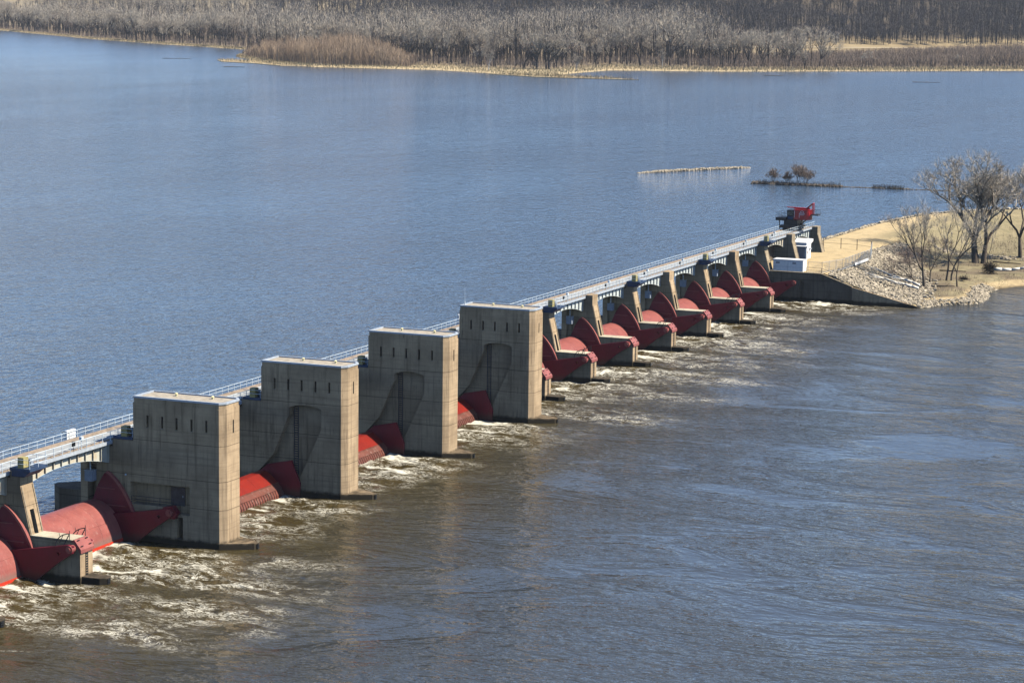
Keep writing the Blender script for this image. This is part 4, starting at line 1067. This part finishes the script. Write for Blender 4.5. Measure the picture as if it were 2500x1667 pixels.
# ================================================================== BREAKWATER AND ISLET IN THE POOL
pts = []; sz = []
for k in range(900):
    f = rs.rand(); x = -170.9+(-141.8+170.9)*f; y = 630.3+(684.2-630.3)*f
    w = (1.0+0.15*math.sin(f*37)+0.12*math.sin(f*91))*min(1, f*7, (1-f)*7)+0.15; off = rs.randn()*0.55*w
    pts.append((x+off*0.88, y-off*0.47, POOL+0.70*w*max(0, 1-abs(off)/(1.4*w))-0.22)); sz.append(0.22+0.35*rs.rand())
solo(rocks(pts, sz, 8), 'rock_breakwater', 'rock', (-156, 657, POOL), 'long low pale rock breakwater out in the pool', 'breakwater', kind='stuff', fix=False)
pts = []; sz = []
for k in range(700):
    f = rs.rand(); x = -116+34*f; y = 606.5+2.3*f; off = rs.randn()*0.9
    pts.append((x, y+off, POOL+0.1+0.5*max(0, 1-abs(off)/1.8)*(1-f*0.75))); sz.append(0.35+0.35*rs.rand())
solo(rocks(pts, sz, 9), 'islet', 'rockdark', (-100, 607, POOL), 'low dark islet carrying bare shrubs in the pool', 'islet', kind='structure', fix=False)
pts = []; sz = []
for k in range(420):
    f = rs.rand(); x = -82+40*f; y = 608.6+3.6*f
    pts.append((x, y+rs.randn()*0.35, POOL-0.02)); sz.append(0.20+0.22*rs.rand()+(0.30 if 0.28 < f < 0.62 else 0)*rs.rand())
solo(rocks(pts, sz, 10), 'debris_line', 'rockdark', (-62, 610, POOL), 'thin dark line of debris trailing from the islet to the right', 'debris', kind='stuff', fix=False)
for i, (x, y, H, sp, sd_, lab) in enumerate([(-108.3, 607.5, 6.8, 0.50, 41, 'round bare shrub at the left end of the dark islet'),
        (-103.0, 608.5, 5.4, 0.42, 42, 'small thin bare shrub between the two larger islet shrubs'),
        (-98.6, 607.0, 8.2, 0.50, 43, 'tallest bare shrub in the middle of the dark islet'),
        (-95.4, 608.0, 6.0, 0.55, 44, 'lower bare shrub right of the tallest islet shrub')]):
    l, w = grow(sd_, H, spread=sp+0.1, trunk=0.05, forks=7, levels=5, twigs=9, r0=0.11)
    tree_thing((x, y, POOL+0.3), lab, l, w, 'barkdark', 'twigred', 0.024, 'bare_shrub', 'shrubs on the islet', cat='shrub')
def stems(n, fpos, hrange, wid, seed, lean=0.15, kids=2):
    rg = random.Random(seed); m = MB()
    for i in range(n):
        p = Vector(fpos(rg)); h = rg.uniform(*hrange); d = Vector((rg.gauss(0, lean), rg.gauss(0, lean), 1)).normalized()
        a = rg.random()*6.28; o = Vector((math.cos(a), math.sin(a), 0))*wid
        m.add([p-o, p+o, p+d*h+o*0.3, p+d*h-o*0.3], [(0, 1, 2, 3)])
        for k in range(kids):
            f = rg.uniform(0.3, 0.85); b = p+d*h*f; e = b+Vector((rg.gauss(0, 0.35), rg.gauss(0, 0.35), 0.8)).normalized()*h*(1-f)*rg.uniform(0.7, 1.1)
            a = rg.random()*6.28; o2 = Vector((math.cos(a), math.sin(a), 0))*wid*0.6
            m.add([b-o2, b+o2, e+o2*0.3, e-o2*0.3], [(0, 1, 2, 3)])
    return m
solo(stems(520, lambda g: (-114+32*g.random(), 607+g.gauss(0, 0.8), POOL+0.2), (0.7, 2.0), 0.035, 3), 'islet_brush', 'rootball', (-100, 607, POOL), 'dark weeds and brush covering the islet', 'brush', kind='stuff', fix=False)
solo(stems(420, lambda g: (-70.5+12*g.random(), 609.8+g.gauss(0, 0.4), POOL), (0.6, 1.7), 0.035, 4), 'debris_brush', 'rootball', (-64, 610, POOL), 'dark tuft of brush on the debris line', 'brush', kind='stuff', fix=False)

# ================================================================== FAR SHORE
dep = Vector((fw.x, fw.y, 0)).normalized(); lat = Vector((dep.y, -dep.x, 0))
def UV(x, y): return (x*lat.x+y*lat.y, x*dep.x+y*dep.y)
def XY(u, v): return (u*lat.x+v*dep.x, u*lat.y+v*dep.y)
MAIN = [(-1813.97, 2575.93), (-1461.37, 2259.63), (-1290, 2130), (-1111.34, 2010.79), (-1010, 1800), (-880, 1640), (-822.7, 1598.22), (-715.39, 1607.76),
        (-640, 1566), (-585, 1560), (-591, 1640), (-590, 1705), (-511.22, 1744.01), (-406.83, 1838.7), (-289.92, 1971.19), (-120, 2120), (300, 2500), (900, 2900)]
suv = sorted([UV(x, y) for x, y in MAIN] + [(-4500, 4200), (-1600, 3500), (-1000, 3250)])
SU = np.array([a for a, b in suv]); SV = np.array([b for a, b in suv])
def shore_v(u): return np.interp(u, SU, SV) + 6*(fbm(np.asarray(u, float)*0.02, np.asarray(u, float)*0.0+3, 7, 3)-0.5)
def front(u): return np.interp(u, [-1000, -667, -300, -215, -120, -20, 150, 215, 260, 520], [30, 30, 38, 30, 70, 125, 115, 70, 62, 60])
def hill_start(u): return np.interp(u, [-900, -667, -400, -200, 50, 300, 520, 900], [3600, 3400, 3050, 2880, 2760, 2680, 2720, 2900])
def far_h(u, v):
    s = v-shore_v(u)
    z = POOL - 0.6 + np.clip(s, 0, 12)*0.11 + 0.6*(fbm(u*0.03, v*0.03, 9, 3)-0.5)
    hs_ = np.clip(v-hill_start(u), 0, None)
    rise = np.interp(u, [-900, -250, -60, 150, 600], [0.075, 0.09, 0.16, 0.21, 0.21])
    z = z + np.minimum(hs_*rise, 95)*(0.8+0.4*fbm(u*0.004, v*0.004, 19, 3)) + np.minimum(hs_, 60)*0.05
    return z
us = np.concatenate([np.linspace(-4200, -1700, 12)[:-1], np.arange(-1700, 260, 6.0), np.linspace(260, 2500, 12)])
rows = np.concatenate([[-3, 0, 2, 5, 9, 14], np.linspace(24, 3400, 130)])
Ug, Sg = np.meshgrid(us, rows, indexing='ij'); Vg = shore_v(Ug)+Sg
Zg = far_h(Ug, Vg); Zg[:, 0] = POOL-0.8
co = np.stack([Ug*lat.x+Vg*dep.x, Ug*lat.y+Vg*dep.y, Zg], -1).reshape(-1, 3)
ii = np.arange(Ug.size).reshape(Ug.shape)
q = np.stack([ii[:-1, :-1], ii[1:, :-1], ii[1:, 1:], ii[:-1, 1:]], -1).reshape(-1, 4)
def m_far():
    b = NT('far_bank_ground')
    d = b.n('ShaderNodeVectorMath', operation='DOT_PRODUCT'); b.l(b.pos, d.inputs[0]); d.inputs[1].default_value = tuple(dep)
    u = b.n('ShaderNodeVectorMath', operation='DOT_PRODUCT'); b.l(b.pos, u.inputs[0]); u.inputs[1].default_value = tuple(lat)
    n1 = b.noise(0.02, 5, 0.65); n2 = b.noise(0.004, 3, 0.6); n3 = b.noise(0.3, 4, 0.6)
    reed = b.mix(b.ramp(n3, 0.3, 0.7), (0.44, 0.34, 0.195), (0.56, 0.45, 0.27))
    litter = b.mix(b.ramp(n1, 0.35, 0.65), (0.20, 0.155, 0.105), (0.30, 0.235, 0.155))
    field = b.mix(b.ramp(n1, 0.3, 0.7), (0.27, 0.205, 0.118), (0.36, 0.28, 0.165))
    slope = b.mix(b.ramp(n2, 0.35, 0.65), (0.36, 0.29, 0.19), (0.24, 0.20, 0.14))
    slope = b.mix(b.ramp(u.outputs['Value'], -110, -30), slope, b.mix(b.ramp(n1, 0.3, 0.7), (0.075, 0.060, 0.047), (0.125, 0.100, 0.072)))
    z = b.xyz()[2]
    c = b.mix(b.ramp(b.attr('shore'), 22, 34), reed, litter)
    c = b.mix(b.attr('field'), c, field)
    c = b.mix(b.ramp(z, 8, 18), c, slope)
    c = b.mix(b.ramp(z, 2.85, 3.15, 0.8, 0), c, (0.13, 0.10, 0.07))
    return b.done(c, 0.95, 0.1)
M['far'] = m_far()
me = bpy.data.meshes.new('far_bank'); me.from_pydata(co.tolist(), [], q.tolist())
for k, vals in (('shore', Sg/front(Ug)*30), ('field', sstep(225, 290, Ug)*sstep(2080, 2140, Vg))):
    a = me.attributes.new(k, 'FLOAT', 'POINT'); a.data.foreach_set('value', vals.ravel().astype(np.float32))
me.shade_smooth(); me.materials.append(M['far'])
fo = bpy.data.objects.new('far_bank', me); C.objects.link(fo); tag(fo, 'wooded far bank rising into the hills', kind='structure')
def FH(x, y):
    u, v = UV(x, y); return float(far_h(np.array([u]), np.array([v]))[0])
# reed spits
def spit(label, poly):
    m = MB(); top = [(x, y) for x, y in poly]; m.prism(top, POOL-1, POOL+0.35, 'z')
    solo(m, 'reed_spit', 'reed', (poly[0][0], poly[0][1], POOL), label, kind='structure')
SPL = [(-977.89, 1708.68), (-950, 1668), (-905, 1648), (-860, 1612), (-830, 1640), (-880, 1700), (-930, 1722)]
SPR = [(-640, 1560), (-585, 1526), (-540, 1526), (-499.48, 1528.22), (-530, 1545), (-565, 1556), (-600, 1590)]
spit('narrow reed spit pointing left into the pool', SPL); spit('narrow reed spit pointing right into the pool', SPR)
def fh_pts(u, v):
    z = far_h(u, v); return np.stack([u*lat.x+v*dep.x, u*lat.y+v*dep.y, z], -1)
def poly_pts(n, poly, z, seed):
    r_ = np.random.RandomState(seed); P4 = np.array(poly); lo, hi = P4.min(0), P4.max(0)
    q_ = lo+(hi-lo)*r_.rand(n*6, 2); q_ = q_[inside(q_[:, 0], q_[:, 1], poly)][:n]
    return np.column_stack([q_, np.full(len(q_), z)])
def shore_pts(n, seed, u0, u1, d0, d1, pw=1.0, fr=0.0):
    r_ = np.random.RandomState(seed); u = u0+(u1-u0)*r_.rand(n); sdep = d0+(d1-d0)*r_.rand(n)**pw
    return fh_pts(u, shore_v(u)+sdep*(front(u)/30 if fr < 0 else 1)+np.clip(fr, 0, 1)*front(u))
def stems_np(P, hr, wid, seed, lean=0.15, kids=2, spread=0.35, hf=1.0):
    """upright stems with side shoots, all as thin blades"""
    r_ = np.random.RandomState(seed); n = len(P); h = (r_.uniform(*hr, n)*hf)[:, None]
    d = np.column_stack([r_.randn(n, 2)*lean, np.ones(n)]); d /= np.linalg.norm(d, axis=1)[:, None]
    V = []
    def blade(a, b, w0, w1):
        t = r_.rand(len(a))*6.283; o = np.column_stack([np.cos(t), np.sin(t), np.zeros(len(a))])
        V.append(np.stack([a-o*w0, a+o*w0, b+o*w1, b-o*w1], 1))
    blade(P, P+d*h, wid, wid*0.3)
    for k in range(kids):
        f = r_.uniform(0.25, 0.85, n)[:, None]; b0 = P+d*h*f
        e = np.column_stack([r_.randn(n, 2)*spread, np.full(n, 0.8)]); e /= np.linalg.norm(e, axis=1)[:, None]
        blade(b0, b0+e*h*(1-f)*r_.uniform(0.7, 1.15, n)[:, None], wid*0.6, wid*0.2)
    return quads_mesh(np.concatenate(V))
def quads_mesh(V, T=None):
    """V: (n,4,3) blades"""
    n = len(V); me = bpy.data.meshes.new('m'); co = V.reshape(-1, 3)
    me.vertices.add(n*4); me.vertices.foreach_set('co', co.ravel())
    me.loops.add(n*4); me.loops.foreach_set('vertex_index', np.arange(n*4, dtype=np.int32))
    me.polygons.add(n); me.polygons.foreach_set('loop_start', np.arange(0, n*4, 4, dtype=np.int32)); me.polygons.foreach_set('loop_total', np.full(n, 4, np.int32))
    me.update(calc_edges=True); return me
def stuff(me, name, mat, label, cat):
    me.name = name; me.materials.append(M[mat]); me.materials.append(M['barkfar']); o = bpy.data.objects.new(name, me); C.objects.link(o); return tag(o, label, cat, kind='stuff')
ulim = lambda x, y: UV(x, y)[0]
stuff(stems_np(poly_pts(1700, SPL, POOL+0.3, 1), (1.0, 2.6), 0.18, 5, 0.2, 0), 'reeds', 'reed', 'tan reeds on the left spit', 'reeds')
stuff(stems_np(poly_pts(1700, SPR, POOL+0.3, 2), (1.0, 2.6), 0.18, 6, 0.2, 0), 'reeds', 'reed', 'tan reeds on the right spit', 'reeds')
U0, U1 = ulim(-1900, 2600), ulim(-250, 1990)
stuff(stems_np(shore_pts(22000, 6, U0, U1, 0.3, 32, 1.0, -1), (0.9, 2.6), 0.22, 6, 0.2, 0), 'reeds', 'reed', 'pale tan reeds fringing the far waterline', 'reeds')
# willow thicket in the bend behind the left spit
ua, ub = ulim(-1010, 1800)+6, ulim(-795, 1606)+30
wp_ = shore_pts(7500, 7, ua, ub+25, 40, 190, 1.0)
wu = wp_[:, 0]*lat.x+wp_[:, 1]*lat.y; wf = np.clip(np.minimum((wu-ua)/25, (ub+25-wu)/45), 0.12, 1)**0.5*(0.30+1.25*fbm(wu*0.09, wp_[:, 1]*0.09, 33, 3))
stuff(stems_np(wp_, (13, 25), 0.11, 7, 0.09, 6, 0.3, hf=wf), 'willow_thicket', 'willow', 'dense orange brown willow thicket behind the left spit', 'thicket')
stuff(stems_np(wp_[:3000]+np.array([1.5, 1, 0]), (6, 13), 0.15, 8, 0.09, 3, hf=wf[:3000]), 'willow_thicket', 'willowdark', 'darker lower stems inside the willow thicket', 'thicket')
# undergrowth and shrubs
stuff(stems_np(shore_pts(13000, 9, U0, U1, -2, 260, 1.1, 1), (2, 10), 0.15, 9, 0.14, 4), 'undergrowth', 'twigred', 'brown leafless undergrowth below the far trees', 'undergrowth')
uR = ulim(-520, 1760)
stuff(stems_np(shore_pts(9000, 10, uR, U1+40, -5, 330, 1.2, 1), (3, 17), 0.16, 10, 0.13, 5), 'shrub_belt', 'willowdark', 'brown shrub belt along the right part of the far bank', 'shrubs')

# tree prototypes for the far bank
PROTO = []
for k in range(10):
    H = [27, 25, 30, 24, 28, 22, 26, 29, 23, 31][k]
    l, w = grow(100+k, H, spread=[0.5, 0.42, 0.55, 0.38, 0.6, 0.45, 0.36, 0.5, 0.55, 0.45][k], trunk=[0.3, 0.36, 0.26, 0.4, 0.24, 0.3, 0.42, 0.28, 0.3, 0.34][k], forks=[3, 3, 4, 2, 4, 3, 2, 4, 3, 3][k], levels=6, twigs=3, r0=H*0.030)
    PROTO.append((limb_mb(l, (5, 4, 3, 3, 3, 3, 3)).mesh('trunk', 'barkfar', fix=False, smooth=True), sliver_mb(w, 0.055).mesh('crown', 'twig', fix=False)))
PALE = PROTO[1][0].copy(); PALE.materials.clear(); PALE.materials.append(M['barkpale'])
rg = random.Random(77)
def far_tree(u, s, k, sc, label, pale=False):
    x, y = XY(u, float(shore_v(u))+s)
    t = thing('bare_tree', (x, y, FH(x, y)-0.3), label, 'tree', 'bare trees along the far bank'); t.rotation_euler.z = rg.random()*6.28
    wd = rg.uniform(0.60, 1.05); t.scale = (sc*wd, sc*wd*rg.uniform(0.85, 1.15), sc*rg.uniform(0.75, 1.12))
    inst('trunk', PALE if pale else PROTO[k][0], t); inst('crown', PROTO[k][1], t)
ug = lambda px_u: px_u
uw0, uw1 = ulim(-1880, 2580), ulim(-420, 1830)          # wooded stretch
cnt = 0
tries = 0
while cnt < 300 and tries < 5000:
    tries += 1
    u = rg.uniform(uw0, uw1); s = float(front(u))+4+rg.random()**1.4*220
    if ua-5 < u < ub+15 and s < 190: s = 190+rg.random()*90
    if u > ulim(-470, 1780) and s < 40: continue
    sc = rg.uniform(1.05, 1.55)
    far_tree(u, s, rg.randrange(10), sc, 'bare grey tree in the front rows of the far bank woods'); cnt += 1
for u, s, k, sc, lab in [(ulim(-650, 1580), 40, 1, 0.95, 'pale barked dead tree standing tall at the centre of the far bank'),
                         (ulim(-545, 1720), 55, 1, 0.8, 'pale leaning dead trunk in the far woods right of centre'),
                         (ulim(-600, 1650), 30, 1, 0.85, 'white branched tree rising in the middle of the far woods')]:
    far_tree(u, s, k, sc, lab, True)
for u, s, k, sc, lab in [(ulim(-395, 1860), 95, 5, 0.9, 'lone round bare tree at the edge of the tan field'), (ulim(-440, 1800), 45, 2, 0.6, 'small bare tree at the right end of the far woods'),
                         (ulim(-330, 1930), 60, 3, 0.6, 'slender bare tree among shrubs near the right edge')]:
    far_tree(u, s, k, sc, lab)
# the mass of woods behind: cheap trees joined
def mass_np(P, hr, seed, wid, nt_=40, nl=8, cw=(0.20, 0.30)):
    r_ = np.random.RandomState(seed); n = len(P); h = r_.uniform(*hr, n)*(0.55+0.9*fbm(P[:, 0]*0.022, P[:, 1]*0.022, seed+50, 3)); cr = h*r_.uniform(*cw, n); V = []
    def blade(a, b, w0, w1, o):
        V.append(np.stack([a-o*w0, a+o*w0, b+o*w1, b-o*w1], 1))
    zz = np.zeros(n); top = P+np.column_stack([r_.randn(n, 2)*0.6, h*0.72])
    for ox, oy in ((1, 0), (0, 1)): blade(P, top, 0.40, 0.12, np.tile([ox, oy, 0.0], (n, 1)))
    ends = []
    for k in range(nl):
        a = r_.rand(n)*6.283; z0 = h*r_.uniform(0.18, 0.5, n); rr = cr*r_.uniform(0.2, 1.1, n); ez = h*r_.uniform(0.55, 0.95, n)
        b0 = P+np.column_stack([zz, zz, z0]); e = P+np.column_stack([np.cos(a)*rr, np.sin(a)*rr, ez]); ends.append((b0, e))
        blade(b0, e, 0.20, 0.07, np.column_stack([-np.sin(a), np.cos(a), zz]))
    for k in range(nt_):
        b0, e = ends[k % nl]; f = r_.uniform(0.45, 1.05, n)[:, None]
        c = b0+(e-b0)*f+np.column_stack([r_.randn(n, 2), r_.randn(n)*0.7])*(cr*0.20)[:, None]
        d = (e-b0)/(np.linalg.norm(e-b0, axis=1)[:, None]+1e-9)*0.6+r_.randn(n, 3)*0.40+np.array([0, 0, 0.35])
        d *= (r_.uniform(1.5, 4.6, n)/np.linalg.norm(d, axis=1))[:, None]
        o = np.cross(d, r_.randn(n, 3)); o /= np.linalg.norm(o, axis=1)[:, None]+1e-9; w = (wid*r_.uniform(0.5, 1.3, n))[:, None]
        blade(c, c+d, w, w*0.15, o)
    me = quads_mesh(np.concatenate(V)); nd = n*(2+nl)
    ix = np.zeros(len(me.polygons), np.int32); ix[:nd] = 1; me.polygons.foreach_set('material_index', ix)
    return me
stuff(mass_np(shore_pts(3000, 5, uw0, ulim(-480, 1775), 60, 850, 1.0, 1), (24, 48), 5, 0.13, 66, 9, (0.16, 0.32)), 'far_woods', 'twig', 'grey mass of leafless woods behind the far bank trees', 'woods')
stuff(mass_np(shore_pts(800, 6, uw0, ulim(-430, 1820), 20, 560, 1.0, 1), (12, 28), 6, 0.15, 50), 'far_woods', 'twigred', 'reddish brown leafless trees scattered in the far woods', 'woods')
def hill_pts(n, seed, u0, u1, d0, d1, pw, thin=None):
    r_ = np.random.RandomState(seed); u = u0+(u1-u0)*r_.rand(n); dd = d0+(d1-d0)*r_.rand(n)**pw
    if thin is not None:
        k = (u > thin) | (r_.rand(n) < 0.45); u = u[k]; dd = dd[k]
    return fh_pts(u, hill_start(u)+dd)
stuff(mass_np(hill_pts(13500, 7, -330, 900, 12, 900, 1.25, -90), (17, 27), 7, 0.24, 34, 7), 'hillside_forest', 'twighill', 'dark leafless forest covering the far hillside', 'forest')
stuff(mass_np(hill_pts(1100, 8, -1000, -60, 0, 900, 1.0), (12, 22), 8, 0.20, 30), 'hillside_trees', 'twighill', 'scattered dark trees on the pale left hillside', 'trees')
# road along the foot of the hill
rp = []
for u in np.linspace(uw0, U1+250, 90):
    v = float(hill_start(u))-40+8*math.sin(u*0.01); rp.append((u, v))
m = MB()
for (u0, v0), (u1, v1) in zip(rp[:-1], rp[1:]):
    P4 = [XY(u0, v0-6), XY(u1, v1-6), XY(u1, v1+6), XY(u0, v0+6)]
    m.add([(x, y, FH(x, y)+0.9) for x, y in P4], [(0, 1, 2, 3)])
M['road'] = m_flat('pale_gravel_road', (0.62, 0.53, 0.38), 0.1)
solo(m, 'far_road', 'road', (0, 0, 0), 'pale road along the foot of the far hill', kind='structure')
# farm buildings glimpsed beyond the trees
def barn(x_u, v, L, Wd, H, label, roofmat):
    x, y = XY(x_u, v); z = FH(x, y); t = thing('farm_building', (x, y, z), label, 'building'); t.rotation_euler.z = YAW*-1+0.3
    b = MB(); b.box(-L/2, L/2, -Wd/2, Wd/2, -1, H); inst('wall', b.mesh('wall', 'white'), t)
    r_ = MB(); r_.prism([(-Wd/2-0.4, H), (Wd/2+0.4, H), (0, H+Wd*0.35)], -L/2-0.5, L/2+0.5, 'x'); inst('roof', r_.mesh('roof', roofmat), t)
    d_ = MB(); d_.box(-L*0.1, L*0.1, -Wd/2-0.1, -Wd/2, 0, H*0.6); inst('door', d_.mesh('door', 'greypanel'), t)
barn(ulim(-880, 1900)-85, 2700, 14, 10, 16, 'tall white farm building glimpsed above the far trees', 'coping')
barn(ulim(-740, 1700), 2620, 34, 14, 7, 'long barn with pale roof glimpsed above the far trees', 'coping')
# floating logs and debris in the pool
def debris(label, x, y, L, ang):
    m = MB(); d = Vector((math.cos(ang), math.sin(ang), 0))*L/2; p = Vector((x, y, POOL+0.05))
    m.tube(p-d, p+d, 0.35, 0.22, 7); m.tube(p, p+Vector((d.y*0.3, d.x*0.3, 1.0)), 0.14, 0.05, 5); m.tube(p+d*0.5, p+d*0.7+Vector((0, 0.8, 0.5)), 0.10, 0.04, 5)
    solo(m, 'floating_log', 'rootball', (x, y, POOL), label, 'log', 'logs adrift in the far pool', fix=False)
debris('dark log adrift left of the left reed spit', -1025, 1716, 26, 0.5)
debris('dark log adrift just in front of the left reed spit', -876, 1560, 18, 0.4)
debris('dark log adrift near the right edge of the far pool', -300, 1640, 22, 0.35)
debris('dark log adrift in the far pool right of centre', -440, 1690, 16, 0.3)

# thin air between the bluff and the far hills
hm = bpy.data.materials.new('thin_haze'); hm.use_nodes = True; ht = hm.node_tree; ht.nodes.clear()
ho_ = ht.nodes.new('ShaderNodeOutputMaterial'); hv = ht.nodes.new('ShaderNodeVolumePrincipled')
hv.inputs['Color'].default_value = (0.80, 0.88, 1.0, 1); hv.inputs['Density'].default_value = 0.000026
ht.links.new(hv.outputs[0], ho_.inputs['Volume']); M['haze'] = hm
hz = solo(MB().box(-7000, 3500, -3500, 9000, -9, 330), 'haze', 'haze', (0, 0, 0), 'thin pale haze over the river valley', kind='stuff')
